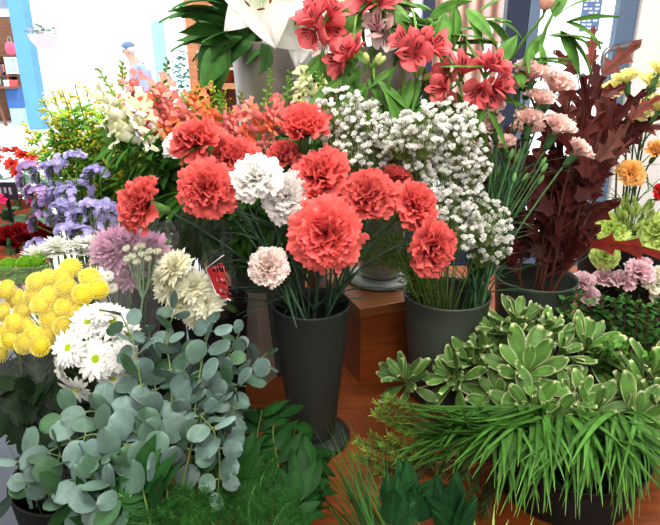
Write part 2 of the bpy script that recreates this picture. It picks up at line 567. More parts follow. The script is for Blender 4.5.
FY = 2.9      # shop front
struct('floor', boxmesh('floor', (-3.2, -1.6, -0.1), (2.2, FY + 0.1, 0.0), M_FLOOR))
struct('ceiling', boxmesh('ceiling', (-3.2, -1.6, 2.75), (2.2, FY + 0.1, 2.85), M_CEIL))
struct('wall_back', boxmesh('wall_back', (-3.2, -1.7, 0), (2.2, -1.6, 2.75), M_WALL))
struct('wall_left', boxmesh('wall_left', (-3.3, -1.6, 0), (-3.2, FY + 0.1, 2.75), M_WALL))
struct('wall_right', boxmesh('wall_right', (2.2, -1.6, 0), (2.3, FY + 0.1, 2.75), M_WALL))
DX = pt(639, 5, FY)[0]
struct('wall_front', boxmesh('wall_front', (DX + 0.005, FY - 0.02, 0), (2.2, FY + 0.08, 2.75), M_WALL))
struct('trim_1', boxmesh('trim_1', (-3.2, FY, 2.35), (DX, FY + 0.08, 2.75), M_WALL))
struct('ground', boxmesh('ground', (-22, FY + 0.1, -0.12), (22, 30, -0.005), M_PAVE))
struct('wall_opposite', boxmesh('wall_opposite', (-8.55, 14.2, 0), (3.2, 14.5, 6), M_OUTW))
struct('wall_opposite_side', boxmesh('wall_opposite_side', (-22, 14.6, 0), (-8.55, 14.9, 6), M_OUTW))

# window right of the lilies, with two dark posts, and a glazed door beyond
x1 = pt(428, 30, FY)[0]; x2 = pt(516, 30, FY)[0]
wf = MB()
for xx, w in ((x1, 0.028), (x2, 0.05)):
    box(wf, (xx - w, FY, 0.0), (xx + w, FY + 0.06, 2.35))
box(wf, (x1 - 0.03, FY + 0.002, 2.29), (x2 + 0.03, FY + 0.058, 2.349)); box(wf, (x1 - 0.03, FY + 0.002, 0.001), (x2 + 0.03, FY + 0.058, 0.85))
lw_ = pt(345, 200, FY)[0]
struct('wall_low', boxmesh('wall_low', (lw_, FY, 0), (x1 - 0.031, FY + 0.07, 0.85), M_FRAME))
w1 = struct('window_1', wf.mesh('window_frame', M_FRAME, False))
part('pane', boxmesh('pane', (x1 + 0.03, FY + 0.025, 0.85), (x2 - 0.05, FY + 0.031, 2.29), GLASS), w1)
dl, dr = x2 + 0.055, DX - 0.003
df_ = MB()
box(df_, (dl, FY, 0.02), (dl + 0.05, FY + 0.05, 2.33)); box(df_, (dr - 0.085, FY, 0.02), (dr, FY + 0.05, 2.33))
box(df_, (dl + 0.05, FY + 0.001, 2.23), (dr - 0.085, FY + 0.049, 2.329)); box(df_, (dl + 0.05, FY + 0.001, 0.021), (dr - 0.085, FY + 0.049, 0.55))
d1 = struct('door_1', df_.mesh('door_frame', M_FRAMEB, False))
part('pane', boxmesh('door_pane', (dl + 0.05, FY + 0.02, 0.55), (dr - 0.085, FY + 0.026, 2.23), GLASS), d1)
hb = MB()
h0 = pt(634, 44, FY - 0.005); h1 = pt(607, 50, FY - 0.06); h2 = pt(604, 78, FY - 0.06)
tube(hb, np.concatenate([bez(h0 + [0, 0, 0], h0 + [-0.06, -0.05, 0.0], h1 + [0.03, 0, 0.01], 8), bez(h1 + [0.015, 0, 0.006], h1 + [-0.015, 0, 0.0], h1 + [-0.012, 0, -0.05], 6),
                         np.array([h2, h2 + [0, 0, -0.2], h2 + [0.03, 0.05, -0.23], h2 + [0.14, 0.055, -0.23]])]), 0.012, 8)
part('door_handle', hb.mesh('door_handle', M_STEEL), d1, label='bent steel door handle')
# opening-hours sticker on the door glass: pale blue panel with rows of small white blocks of print
st = thing('door_sticker', 'blue printed sticker with white rows on the glass door', 'sticker', pt(592, 12, FY - 0.001))
sb = MB(); box(sb, (-0.045, 0.008, -0.085), (0.045, 0.012, 0.09)); part('panel', sb.mesh('sticker_panel', plain_mat('sticker_blue', lin(110, 140, 185), 0.5), False), st)
sb = MB()
for r_ in range(9):
    for c_ in range(3):
        if (r_ * 3 + c_) % 7 != 5:
            box(sb, (-0.038 + c_ * 0.026, 0.006, -0.075 + r_ * 0.017), (-0.038 + c_ * 0.026 + (0.02 if (r_ + c_) % 3 else 0.013), 0.0078, -0.075 + r_ * 0.017 + 0.009))
part('print', sb.mesh('sticker_print', plain_mat('sticker_white', lin(225, 232, 242), 0.5), False), st)

# fluorescent ceiling fittings; the one near the shop window is added to brighten the wall
for nm, x, y, lx, ly, pw, lab in (('ceiling_light', 0.1, 0.35, 1.3, 0.35, 28, 'long ceiling light above the flowers'), ('ceiling_light', 0.2, -0.9, 1.3, 0.3, 52, 'long ceiling light behind the viewer'), ('ceiling_light', 0.2, 1.75, 2.2, 0.35, 48, 'long ceiling light near the shop window')):
    c = thing(nm, lab, 'ceiling light', (x, y, 2.74))
    part('housing', boxmesh('light_housing', (-lx / 2 - 0.03, -ly / 2 - 0.03, -0.05), (lx / 2 + 0.03, ly / 2 + 0.03, 0.0), M_CEIL), c)
    part('diffuser', boxmesh('light_diffuser', (-lx / 2, -ly / 2, -0.06), (lx / 2, ly / 2, -0.051), lamp_mat('diffuser_glow', (1, 0.97, 0.92), 3.0)), c)
    ld = bpy.data.lights.new('ceiling_lamp', 'AREA'); ld.shape = 'RECTANGLE'; ld.size = lx; ld.size_y = ly; ld.energy = pw; ld.color = (1, 0.96, 0.9)
    lo = bpy.data.objects.new('ceiling_lamp', ld); COL.objects.link(lo); lo.location = (x, y, 2.66)

# ------------------------------------------------------------------ across the street, left
OY = 14.0
pl = MB(); p0 = pt(27, 60, 12.5); box(pl, (p0[0] - 0.15, 12.4, -0.004), (p0[0] + 0.15, 12.7, 5)); struct('trim_2', pl.mesh('pillar', M_PILLAR, False))
bm_ = MB(); a0 = pt(-60, 13, 12.55); b0 = pt(16, 13, 12.55)
box(bm_, (a0[0], 12.5, a0[2] - 0.06), (b0[0], 12.65, a0[2] + 0.07)); struct('trim_3', bm_.mesh('beam', plain_mat('white_beam', lin(240, 240, 242), 0.7), False))
bm_ = MB(); box(bm_, (a0[0], 12.55, a0[2] + 0.07), (b0[0], 12.62, a0[2] + 0.5)); struct('trim_4', bm_.mesh('shutter_box', plain_mat('grey_shutter', lin(120, 132, 150), 0.7), False))
WOODD = wood_mat('brown_shelf_wood', lin(95, 60, 40), lin(140, 95, 65), 0.5)
bs = thing('bookcase', 'brown bookcase of books behind the blue pillar', 'bookcase', (pt(2, 118, OY)[0], OY, 0))
mb = MB(); hx = pt(20, 80, OY)[0] - pt(2, 118, OY)[0]
zs = [pt(5, y, OY)[2] for y in (55, 75, 84)]
box(mb, (hx + 0.02, -0.15, 0.0), (hx + 0.06, 0.2, 2.6)); box(mb, (-1.24, -0.15, 0.0), (-1.2, 0.2, 2.6)); box(mb, (-1.2, 0.18, 0), (hx + 0.02, 0.2, 2.6))
part('carcass', mb.mesh('bookcase_carcass', WOODD, False), bs)
bx0 = pt(2, 118, OY)[0]
for z in zs:
    part('shelf', boxmesh('bookcase_shelf', (-1.2, -0.15, z - 0.03), (hx + 0.02, 0.18, z), WOODD), bs)
bcols = [(120, 60, 60), (70, 100, 120), (200, 190, 170), (60, 90, 80), (150, 110, 80), (90, 80, 120), (190, 120, 90), (50, 60, 80)]
k = 0; bk = []
for z, xa, xb in ((zs[1], -8, 7), (zs[2], -8, 8)):
    xx = pt(xa, 70, OY)[0]
    while xx < pt(xb, 70, OY)[0]:
        w = uni(0.035, 0.06); h = uni(0.19, 0.28)
        q = thing('book', 'book standing on the far bookcase', 'book', (xx + w / 2, OY - 0.02, z), 'books on the far bookcase')
        mm = plain_mat('book_cover', lin(*bcols[k % 8]), 0.6)
        part('cover', boxmesh('book_cover', (-w / 2 + 0.002, -0.08, 0.002), (w / 2 - 0.002, 0.08, h), mm), q)
        part('pages', boxmesh('book_pages', (-w / 2 + 0.006, -0.075, h), (w / 2 - 0.006, 0.075, h + 0.004), M_OUTW), q)
        bk.append((q, xx, z)); xx += w + 0.004; k += 1
rank_label([(q, x) for q, x, z in bk if z == zs[1]], 'book on the upper shelf of the far bookcase, {}')
rank_label([(q, x) for q, x, z in bk if z == zs[2]], 'book on the lower shelf of the far bookcase, {}')
# goods in front of the bookcase
g = thing('gift_bag', 'pink bag hung by the blue pillar', 'bag', pt(12, 55, OY - 0.5))
mb = MB(); lathe(mb, [(0.02, 0), (0.10, 0.02), (0.12, 0.14), (0.09, 0.25), (0.02, 0.28)], 14, (0.5, 0.5, 0.5)); part('bag_body', mb.mesh('bag_body', plain_mat('pink_bag', lin(205, 105, 130), 0.7)), g)
mb = MB(); tube(mb, bez((-0.05, 0, 0.26), (0, 0, 0.5), (0.05, 0, 0.26), 8), 0.012, 5); part('handle', mb.mesh('bag_handle', plain_mat('bag_cord', lin(140, 150, 140), 0.7)), g)
g = thing('picture_card', 'pale framed card on show beside the books', 'picture', pt(13, 73, OY - 0.4))
part('frame', boxmesh('card_frame', (-0.14, -0.02, -0.02), (0.14, 0.0, 0.34), plain_mat('pale_frame', lin(215, 220, 225), 0.6)), g)
part('card', boxmesh('card_face', (-0.11, -0.024, 0.01), (0.11, -0.0205, 0.31), plain_mat('card_grey', lin(185, 195, 200), 0.6, nscale=30, namt=0.25)), g)
tb = thing('market_table', 'brown trestle table with blue panels before the bookcase', 'table', (pt(10, 118, OY - 0.6)[0], OY - 0.6, 0))
zt = pt(10, 86, OY - 0.6)[2]
part('table_top', boxmesh('far_table_top', (-1.2, -0.3, zt - 0.04), (0.36, 0.25, zt), WOODD), tb)
mb = MB(); tube(mb, [(-0.1, -0.25, zt - 0.04), (0.04, -0.28, 0)], 0.035, 6); part('leg', mb.mesh('far_table_leg', WOODD), tb)
mb = MB(); tube(mb, [(-1.1, -0.25, zt - 0.04), (-1.1, -0.28, 0)], 0.035, 6); part('leg', mb.mesh('far_table_leg', WOODD), tb)
mb = MB(); tube(mb, [(-0.5, 0.2, zt - 0.04), (-0.5, 0.22, 0)], 0.035, 6); part('leg', mb.mesh('far_table_leg', WOODD), tb)
part('side_panel', boxmesh('far_table_panel', (0.06, -0.1, 0.36), (0.34, 0.2, zt - 0.04), plain_mat('blue_panel', lin(70, 110, 165), 0.6)), tb, label='blue panel')
part('side_panel', boxmesh('far_table_panel', (0.08, -0.1, 0.0), (0.34, 0.2, 0.36), plain_mat('pale_panel', lin(165, 190, 215), 0.6)), tb, label='pale panel')
for i, (pxx, cc, lab) in enumerate(((14, (215, 90, 95), 'red box on the far table, under the framed card'), (8, (230, 225, 228), 'white box on the far table, left of the red box'))):
    q = pt(pxx, 84, OY - 0.62)
    g = thing('gift_box', lab, 'box', (q[0], OY - 0.62, zt))
    part('box_body', boxmesh('gift_box_body', (-0.06, -0.06, 0), (0.06, 0.06, 0.10), plain_mat('gift_paper', lin(*cc), 0.6)), g)
    part('lid', boxmesh('gift_box_lid', (-0.066, -0.066, 0.10), (0.066, 0.066, 0.13), plain_mat('gift_lid', lin(*cc) * 1.1, 0.6)), g)

# striped house front standing in for the blurry reflection in the right-hand window
hs = thing('building', 'pink and orange striped house front across the street', 'building', (pt(478, 40, 8.0)[0], 8.0, 0))
m, nt, out = new_mat('reflection_stripes')
tc = N(nt, 'ShaderNodeTexCoord'); wv = N(nt, 'ShaderNodeTexWave'); wv.inputs['Scale'].default_value = 1.7; wv.inputs['Distortion'].default_value = 0.8; wv.inputs['Detail'].default_value = 1
nt.links.new(tc.outputs['Object'], wv.inputs[0]); cr = N(nt, 'ShaderNodeValToRGB')
for i, (p_, c_) in enumerate(((0.0, (105, 62, 45)), (0.35, (150, 100, 82)), (0.7, (178, 150, 125)), (1.0, (190, 160, 160)))):
    e = cr.color_ramp.elements[i] if i < 2 else cr.color_ramp.elements.new(p_)
    e.position = p_; e.color = (*lin(*c_), 1)
nt.links.new(wv.outputs['Fac'], cr.inputs[0]); pb = N(nt, 'ShaderNodeBsdfPrincipled'); pb.inputs['Roughness'].default_value = 0.8
nt.links.new(cr.outputs[0], pb.inputs['Base Color']); nt.links.new(pb.outputs[0], out.inputs[0])
part('wall', boxmesh('house_wall', (-0.62, 0, 0), (0.62, 0.3, 4.2), m), hs)
mw = plain_mat('pale_window', lin(235, 225, 235), 0.4)
for i in range(3):
    for j in range(3):
        wx = 0.06 + i * 0.19; wz = 1.15 + j * 0.30
        fr = part('window', boxmesh('house_window', (wx, -0.03, wz), (wx + 0.13, -0.001, wz + 0.2), plain_mat('window_surround', lin(190, 120, 110), 0.6)), hs)
        part('pane', boxmesh('house_pane', (wx + 0.015, -0.034, wz + 0.015), (wx + 0.115, -0.0305, wz + 0.185), mw), fr)

# hanging basket, street tree, passer-by
hb_ = pt(44, 38, 7.0)
g = thing('hanging_basket', 'pink wire basket with pale flowers hung on a chain', 'basket', hb_ + [0, 0, -0.12])
mb = MB(); lathe(mb, [(0.02, 0.0), (0.09, 0.02), (0.15, 0.10), (0.17, 0.16)], 20, (0.5, 0.5, 0.5)); part('basket', mb.mesh('basket_bowl', plain_mat('pink_basket', lin(215, 182, 190), 0.7)), g)
mb = MB()
for i in range(70):
    a = uni(0, 6.28); r_ = math.sqrt(uni(0, 1)) * 0.19
    o = np.array([r_ * math.cos(a), r_ * math.sin(a), 0.16 + uni(0, 0.12) * (1 - r_ / 0.25)])
    sheet(mb, o, (math.cos(a), math.sin(a), uni(0, 1)), (0, 0, 1), 0.08, 0.05, lance, 4, 3, curl=-0.6, col=lin(130, 165, 150) if i % 3 else lin(180, 160, 170))
part('foliage', mb.mesh('basket_foliage', LEAF), g)
mb = MB(); tube(mb, [(0, 0, 0.2), (-0.02, 0, 1.5)], 0.008, 5)
for a in (0, 2.1, 4.2): tube(mb, [(0.16 * math.cos(a), 0.16 * math.sin(a), 0.16), (0, 0, 0.45)], 0.006, 5)
part('chain', mb.mesh('basket_chain', plain_mat('chain_grey', lin(185, 185, 190), 0.5)), g)

tr = thing('potted_tree', 'pale teal potted tree outside, left of the wooden shelf', 'tree', (pt(189, 60, 6.5)[0], 6.5, -0.005))
mb = MB(); lathe(mb, [(0.0, 0), (0.16, 0), (0.21, 0.4), (0.19, 0.4), (0.18, 0.36), (0, 0.36)], 20, lin(190, 200, 205)); part('pot', mb.mesh('tree_pot', STEM), tr)
mb = MB(); tube(mb, [(0, 0, 0.36), (0.01, 0, 1.0), (0, 0.01, 1.4)], (0.025, 0.015), 6, lin(160, 150, 140)); part('trunk', mb.mesh('tree_trunk', STEM), tr)
mb = MB()
for i in range(240):
    a = uni(0, 6.28); zz = uni(-1, 1); rr = 0.16 * math.sqrt(1 - zz * zz) + 0.02
    o = np.array([rr * math.cos(a), rr * math.sin(a), 1.28 + zz * 0.28])
    sheet(mb, o, (math.cos(a), math.sin(a), uni(-0.3, 0.8)), (0, 0, 1), 0.09, 0.05, lance, 4, 3, curl=-0.5, col=lin(100, 150, 142) * uni(0.7, 1.1))
part('foliage', mb.mesh('tree_foliage', LEAF), tr)
td = MB(); q = pt(157, 60, 13.8); box(td, (q[0] - 0.12, 14.0, 0), (q[0] + 0.12, 14.19, 2.2)); struct('trim_5', td.mesh('teal_jamb', plain_mat('pale_teal', lin(140, 178, 174), 0.7), False))


def skin_body(name, chain, mat, parent, sub=2):
    """chain: {key: (pos, radius, parent key)}"""
    keys = list(chain); me = bpy.data.meshes.new(name)
    me.from_pydata([chain[k][0] for k in keys], [(keys.index(chain[k][2]), keys.index(k)) for k in keys if chain[k][2]], [])
    o = part(name, me, parent)
    me.materials.append(mat)
    sk = o.modifiers.new('skin', 'SKIN'); sk.use_smooth_shade = True
    for i, k in enumerate(keys):
        r = chain[k][1]; r = (r, r) if not isinstance(r, tuple) else r
        me.skin_vertices[0].data[i].radius = r
        me.skin_vertices[0].data[i].use_root = chain[k][2] is None
    ss = o.modifiers.new('smooth', 'SUBSURF'); ss.levels = sub; ss.render_levels = sub
    return o


# passer-by, walking left, seen from the side (local: x forward is left = -x)
py_ = 9.2
pp = thing('person', 'person in a dark cap and pale blue shirt walking past outside', 'person', (pt(134, 60, py_)[0] + 0.05, py_, -0.005))
SKINM = plain_mat('skin', lin(178, 140, 124), 0.6); SHIRT = plain_mat('pale_blue_shirt', lin(140, 152, 196), 0.8); TROU = plain_mat('pale_trousers', lin(152, 158, 198), 0.8)
CAPM = plain_mat('grey_blue_cap', lin(100, 116, 142), 0.8); SHOE = plain_mat('shoe_grey', lin(120, 120, 130), 0.6); HAIR = plain_mat('grey_hair', lin(170, 165, 165), 0.8)
B = {'pelvis': ((0.04, 0, 0.90), (0.13, 0.10), None), 'waist': ((0.03, 0, 1.06), (0.125, 0.095), 'pelvis'), 'chest': ((0.0, 0, 1.24), (0.15, 0.105), 'waist'),
     'collar': ((-0.03, 0, 1.37), (0.10, 0.075), 'chest'), 'neck': ((-0.075, 0, 1.45), 0.05, 'collar'), 'skull': ((-0.115, 0, 1.53), (0.075, 0.085), 'neck'), 'crown': ((-0.115, 0, 1.61), (0.07, 0.08), 'skull')}
for s, sw in ((-1, 1), (1, -1)):
    B['sh%d' % s] = ((-0.01, 0.17 * s, 1.34), 0.058, 'collar'); B['el%d' % s] = ((0.05 - 0.10 * sw, 0.22 * s, 1.07), 0.043, 'sh%d' % s)
    B['wr%d' % s] = ((-0.02 - 0.24 * sw, 0.21 * s, 0.87), 0.029, 'el%d' % s); B['pa%d' % s] = ((-0.05 - 0.27 * sw, 0.21 * s, 0.80), (0.04, 0.02), 'wr%d' % s)
    for f in range(4):
        B['f%d%d' % (s, f)] = ((-0.085 - 0.28 * sw + f * 0.022, 0.21 * s, 0.74), 0.010, 'pa%d' % s); B['t%d%d' % (s, f)] = ((-0.085 - 0.27 * sw + f * 0.02, 0.205 * s, 0.70 + 0.006 * abs(f - 1)), 0.008, 'f%d%d' % (s, f))
    B['th%d' % s] = ((-0.10 - 0.27 * sw, 0.20 * s, 0.765), 0.010, 'pa%d' % s)
    B['hip%d' % s] = ((0.04, 0.09 * s, 0.84), 0.088, 'pelvis'); B['kn%d' % s] = ((-0.03 + 0.13 * sw, 0.09 * s, 0.48), 0.058, 'hip%d' % s)
    B['an%d' % s] = ((0.06 + 0.26 * sw, 0.09 * s, 0.10 + (0.05 if sw > 0 else 0)), 0.036, 'kn%d' % s); B['to%d' % s] = ((-0.10 + 0.26 * sw, 0.09 * s, 0.035), 0.035, 'an%d' % s)
skin_body('body', B, SKINM, pp)
fb = MB(); blob(fb, (-0.195, 0, 1.545), 0.02, (0.5, 0.5, 0.5), sq=(1, 0.7, 1.2))
part('nose', fb.mesh('nose', SKINM), pp)
for s in (-1, 1):
    fb = MB(); blob(fb, (-0.175, 0.033 * s, 1.575), 0.011, (0.5, 0.5, 0.5)); part('eye', fb.mesh('eye', HAIR), pp)
    fb = MB(); blob(fb, (-0.10, 0.083 * s, 1.555), 0.028, (0.5, 0.5, 0.5), sq=(0.7, 0.3, 1.1)); part('ear', fb.mesh('ear', SKINM), pp)
fb = MB(); blob(fb, (-0.178, 0, 1.508), 0.018, (0.5, 0.5, 0.5), sq=(0.6, 1.3, 0.4)); part('mouth', fb.mesh('mouth', plain_mat('lips', lin(190, 120, 115), 0.6)), pp)
fb = MB(); blob(fb, (-0.075, 0, 1.575), 0.083, (0.5, 0.5, 0.5), sq=(0.85, 1.0, 1.0), nu=8, nv=14); part('hair', fb.mesh('hair', HAIR), pp)
fb = MB(); blob(fb, (-0.11, 0, 1.635), 0.094, (0.5, 0.5, 0.5), sq=(1.02, 0.96, 0.62), nu=8, nv=16)
sheet(fb, (-0.17, 0, 1.635), (-1, 0, -0.12), (0, 0, 1), 0.10, 0.15, lambda t: np.sqrt(np.clip(1 - t ** 3, 0, 1)), 6, 7, cup=-0.25, col=(0.5, 0.5, 0.5))
part('cap', fb.mesh('cap', CAPM), pp)
S_ = {'pelvis': ((0.04, 0, 0.88), (0.165, 0.135), None), 'waist': ((0.03, 0, 1.06), (0.155, 0.125), 'pelvis'), 'chest': ((0.0, 0, 1.24), (0.175, 0.13), 'waist'), 'collar': ((-0.03, 0, 1.38), (0.115, 0.09), 'chest')}
for s, sw in ((-1, 1), (1, -1)):
    S_['sh%d' % s] = ((-0.01, 0.175 * s, 1.345), 0.078, 'collar'); S_['el%d' % s] = ((0.04 - 0.07 * sw, 0.215 * s, 1.14), 0.066, 'sh%d' % s)
skin_body('shirt', S_, SHIRT, pp)
T_ = {'pelvis': ((0.04, 0, 0.92), (0.15, 0.12), None)}
for s, sw in ((-1, 1), (1, -1)):
    T_['hip%d' % s] = ((0.04, 0.09 * s, 0.82), 0.105, 'pelvis'); T_['kn%d' % s] = ((-0.03 + 0.13 * sw, 0.09 * s, 0.48), 0.078, 'hip%d' % s)
    T_['an%d' % s] = ((0.055 + 0.25 * sw, 0.09 * s, 0.13 + (0.05 if sw > 0 else 0)), 0.062, 'kn%d' % s)
skin_body('trousers', T_, TROU, pp)
for s, sw in ((-1, 1), (1, -1)):
    skin_body('shoe', {'heel': ((0.07 + 0.26 * sw, 0.09 * s, 0.05), (0.045, 0.045), None), 'toe': ((-0.12 + 0.26 * sw, 0.09 * s, 0.045), (0.042, 0.035), 'heel')}, SHOE, pp)

# wooden display shelf by the doorway with pots
sy = 2.45
sx0 = pt(196, 50, sy)[0]
sh = thing('display_shelf', 'tan wooden shelf unit with glass shelves left of the silver lily bucket', 'shelf', (sx0, sy, 0))
TAN = wood_mat('tan_shelf_wood', lin(180, 125, 95), lin(205, 155, 120), 0.5)
part('side_panel', boxmesh('shelf_side', (0, -0.15, 0), (0.03, 0.15, 1.75), TAN), sh)
part('side_panel', boxmesh('shelf_side', (0.62, -0.15, 0), (0.65, 0.15, 1.75), TAN), sh)
part('back_panel', boxmesh('shelf_back', (0.03, 0.13, 0), (0.62, 0.15, 1.75), TAN), sh)
zsh = [pt(205, 51, sy - 0.1)[2], pt(205, 67.5, sy - 0.1)[2], pt(205, 83, sy - 0.1)[2]]
for z in zsh[:2]:
    part('shelf', boxmesh('glass_shelf', (0.03, -0.14, z - 0.008), (0.62, 0.13, z), plain_mat('greenish_glass_edge', lin(200, 215, 210), 0.2)), sh, label='glass shelf')
part('shelf', boxmesh('wood_shelf', (0.03, -0.15, zsh[2] - 0.02), (0.62, 0.13, zsh[2]), TAN), sh)
MWH = plain_mat('white_ceramic', lin(235, 235, 232), 0.3); MTER = plain_mat('terracotta', lin(190, 105, 70), 0.8)


def pot(name, lab, cat, p, r, h, mat, plant=None):
    g = thing(name, lab, cat, p)
    mb = MB(); lathe(mb, [(0, 0.001), (r * 0.75, 0.001), (r, h * 0.85), (r * 1.06, h * 0.85), (r * 1.06, h), (r * 0.9, h), (r * 0.85, h * 0.8), (0, h * 0.8)], 20)
    part('pot_body', mb.mesh('pot_body', mat), g)
    if plant == 'cactus':
        mb = MB(); blob(mb, (0, 0, h * 0.8 + r * 0.6), r * 0.85, lin(150, 140, 110), nu=8, nv=14)
        for i in range(90):
            a = uni(0, 6.28); zz = uni(-0.3, 1); d = np.array([math.cos(a) * math.sqrt(1 - zz * zz), math.sin(a) * math.sqrt(1 - zz * zz), zz])
            tube(mb, [np.array([0, 0, h * 0.8 + r * 0.6]) + d * r * 0.83, np.array([0, 0, h * 0.8 + r * 0.6]) + d * r * 1.05], 0.0012, 3, lin(220, 210, 190))
        part('cactus', mb.mesh('cactus', STEM), g)
    return g


sz = lambda px, i: np.array([pt(px, 60, sy - 0.05)[0], sy - 0.05, zsh[i] + 0.0005])
pot('ceramic_pot', 'white ceramic pot on the upper glass shelf', 'pot', sz(207, 0), 0.035, 0.055, MWH)
pot('ceramic_pot', 'larger white ceramic pot on the lower glass shelf', 'pot', sz(224, 1), 0.045, 0.085, MWH)
pot('ceramic_bowl', 'small white bowl on the lower glass shelf', 'bowl', sz(204, 1), 0.04, 0.03, MWH)
pot('terracotta_pot', 'terracotta pot with round cactus on the wooden shelf', 'pot', sz(222, 2), 0.06, 0.06, MTER, 'cactus')
pot('ceramic_pot', 'white ceramic pot on the wooden shelf, beside the cactus', 'pot', sz(208, 2), 0.045, 0.06, MWH)

# ------------------------------------------------------------------ display furniture and buckets
ZT = 0.853
WOOD = wood_mat('orange_table_wood', lin(112, 56, 20), lin(144, 78, 32), 0.42)
WOODR = wood_mat('riser_wood', lin(118, 70, 34), lin(146, 92, 48), 0.45)
tb = thing('display_table', 'orange-brown wooden table under the vases', 'table', (0.35, 1.15, 0))
bevel(part('table_top', boxmesh('table_top', (-0.62, -0.57, ZT - 0.04), (0.85, 0.6, ZT), WOOD), tb), 0.004)
for (sx_, sy_) in ((-0.58, -0.5), (0.78, -0.5), (-0.58, 0.52), (0.78, 0.52)):
    part('leg', boxmesh('table_leg', (sx_, sy_, 0), (sx_ + 0.06, sy_ + 0.06, ZT - 0.04), WOOD), tb)
# riser standing askew, its nearest corner forward
rc = pt(359.8, 309, 1.03); ZR = float(rc[2])
rs = thing('wooden_riser', 'small wooden box riser standing askew behind the carnation vase', 'riser', (rc[0], 1.03, ZT), rotz=math.radians(22))
bevel(part('top_board', boxmesh('riser_top', (0, 0, ZR - ZT - 0.022), (0.30, 0.27, ZR - ZT), WOODR), rs), 0.002)
part('front_board', boxmesh('riser_front', (0.006, 0.006, 0), (0.294, 0.02, ZR - ZT - 0.022), WOOD), rs)
for xx in (0.006, 0.28):
    part('side_board', boxmesh('riser_side', (xx, 0.02, 0), (xx + 0.014, 0.25, ZR - ZT - 0.022), WOOD), rs)
part('back_board', boxmesh('riser_back', (0.006, 0.25, 0), (0.294, 0.264, ZR - ZT - 0.022), WOOD), rs)

VASE = plain_mat('dark_grey_plastic', lin(50, 54, 51), 0.42, nscale=20, namt=0.1)
VASE2 = plain_mat('grey_green_plastic', lin(74, 80, 74), 0.45, nscale=20, namt=0.1)
BLACK = plain_mat('black_plastic', lin(20, 20, 20), 0.6, nscale=20, namt=0.2)
SILVER = plain_mat('silver_metal', lin(172, 168, 166), 0.38, metal=0.6, nscale=20, namt=0.1, stretch=(1, 1, 0.05))
PALEG = plain_mat('pale_grey_plastic', lin(150, 158, 158), 0.4, nscale=20, namt=0.1)
WATER = plain_mat('dark_water', (0.01, 0.015, 0.012), 0.1)


def bucket(name, lab, cat, x, y, z, h, r0, r1, mat, foot=None, group=None, wall=0.003, fmat=None):
    """tapered florist's bucket: outer wall, thick lip, inner wall; an optional flat foot"""
    g = thing(name, lab, cat, (x, y, z), group)
    mb = MB(); zb = 0.014 if foot else 0.0005
    P = [(0.0, zb), (r0 * 0.97, zb), (r0, zb + 0.004)]
    for t in np.linspace(0.1, 0.97, 6): P.append((r0 + (r1 - r0) * t, zb + (h - zb) * t))
    P += [(r1 + 0.0008, h - 0.004), (r1 + 0.0012, h - 0.0015), (r1 + 0.0003, h), (r1 - wall, h - 0.001)]
    for t in np.linspace(0.95, 0.1, 5): P.append((r0 + (r1 - r0) * t - wall, zb + (h - zb) * t))
    P += [(0, zb + 0.01)]
    lathe(mb, P, 56); part('bucket_body', mb.mesh('bucket_body', mat), g)
    if foot:
        mb = MB(); lathe(mb, [(0, 0.0005), (foot * 0.98, 0.0005), (foot, 0.004), (foot * 0.97, 0.009), (foot * 0.75, 0.0125), (0, 0.0138)], 48)
        part('foot', mb.mesh('bucket_foot', fmat or mat), g)
    return g


# carnation vase
VY = 0.86; vz = pt(311, 302, VY)[2]; VX = pt(311, 302, VY)[0]
VR = 78 / 2 / F * depth((VX, VY, vz))
bucket('carnation_vase', 'tall dark grey footed vase holding the coral carnations', 'vase', VX, VY, ZT, vz - ZT, VR * 0.62, VR, VASE, foot=VR * 1.05)
# gypsophila bucket
gb = pt(447, 292, 1.0); GR = 86 / 2 / F * depth(gb)
bucket('flower_bucket', 'grey bucket of gypsophila right of the wooden riser', 'bucket', gb[0], 1.0, ZT, gb[2] - ZT, GR * 0.72, GR, VASE2)
# red oak bucket
ob = pt(536, 276, 1.14); OR = 80 / 2 / F * depth(ob)
bucket('flower_bucket', 'grey-green bucket of dark red oak branches', 'bucket', ob[0], 1.14, ZT, ob[2] - ZT, OR * 0.75, OR, VASE2)
# alstroemeria vase on the riser
ab = pt(381, 47, 1.19); ac = pt(380, 271, 1.19)
AX, AY = float(ac[0]), 1.19
bucket('alstroemeria_vase', 'tall silver footed vase on the riser behind the white gypsophila', 'vase', AX, AY, ZR + 0.0005, ab[2] - ZR, 0.045, 0.078, SILVER, foot=0.074, fmat=PALEG)
# lily bucket on a stand
LYY = 1.42
lb = pt(273, 43, LYY); LR = 84 / 2 / F * depth(lb)
ZL = 1.12
bucket('lily_bucket', 'large silver bucket holding the white lilies', 'bucket', lb[0], LYY, ZL + 0.0005, lb[2] - ZL, LR * 0.78, LR, SILVER)
stn = thing('plant_stand', 'wooden stand under the silver lily bucket', 'stand', (lb[0], LYY, ZT))
bevel(part('stand_top', boxmesh('stand_top', (-0.12, -0.12, ZL - ZT - 0.02), (0.12, 0.12, ZL - ZT), WOODR), stn), 0.002)
for a_ in (-0.11, 0.085):
    for b_ in (-0.11, 0.085):
        part('leg', boxmesh('stand_leg', (a_, b_, 0), (a_ + 0.025, b_ + 0.025, ZL - ZT - 0.02), WOODR), stn)
# snapdragon vase behind the carnations, on the table
bucket('flower_bucket', 'grey bucket of snapdragons behind the coral carnations', 'bucket', -0.13, 1.12, ZT, 0.27, 0.06, 0.085, VASE2)
# black bucket of the cream chrysanthemums
cb = pt(222, 298, 0.95)
bucket('flower_bucket', 'black bucket under the wrapped cream chrysanthemums', 'bucket', cb[0] - 0.012, 0.95, ZT, cb[2] - ZT, 0.042, 0.058, BLACK)
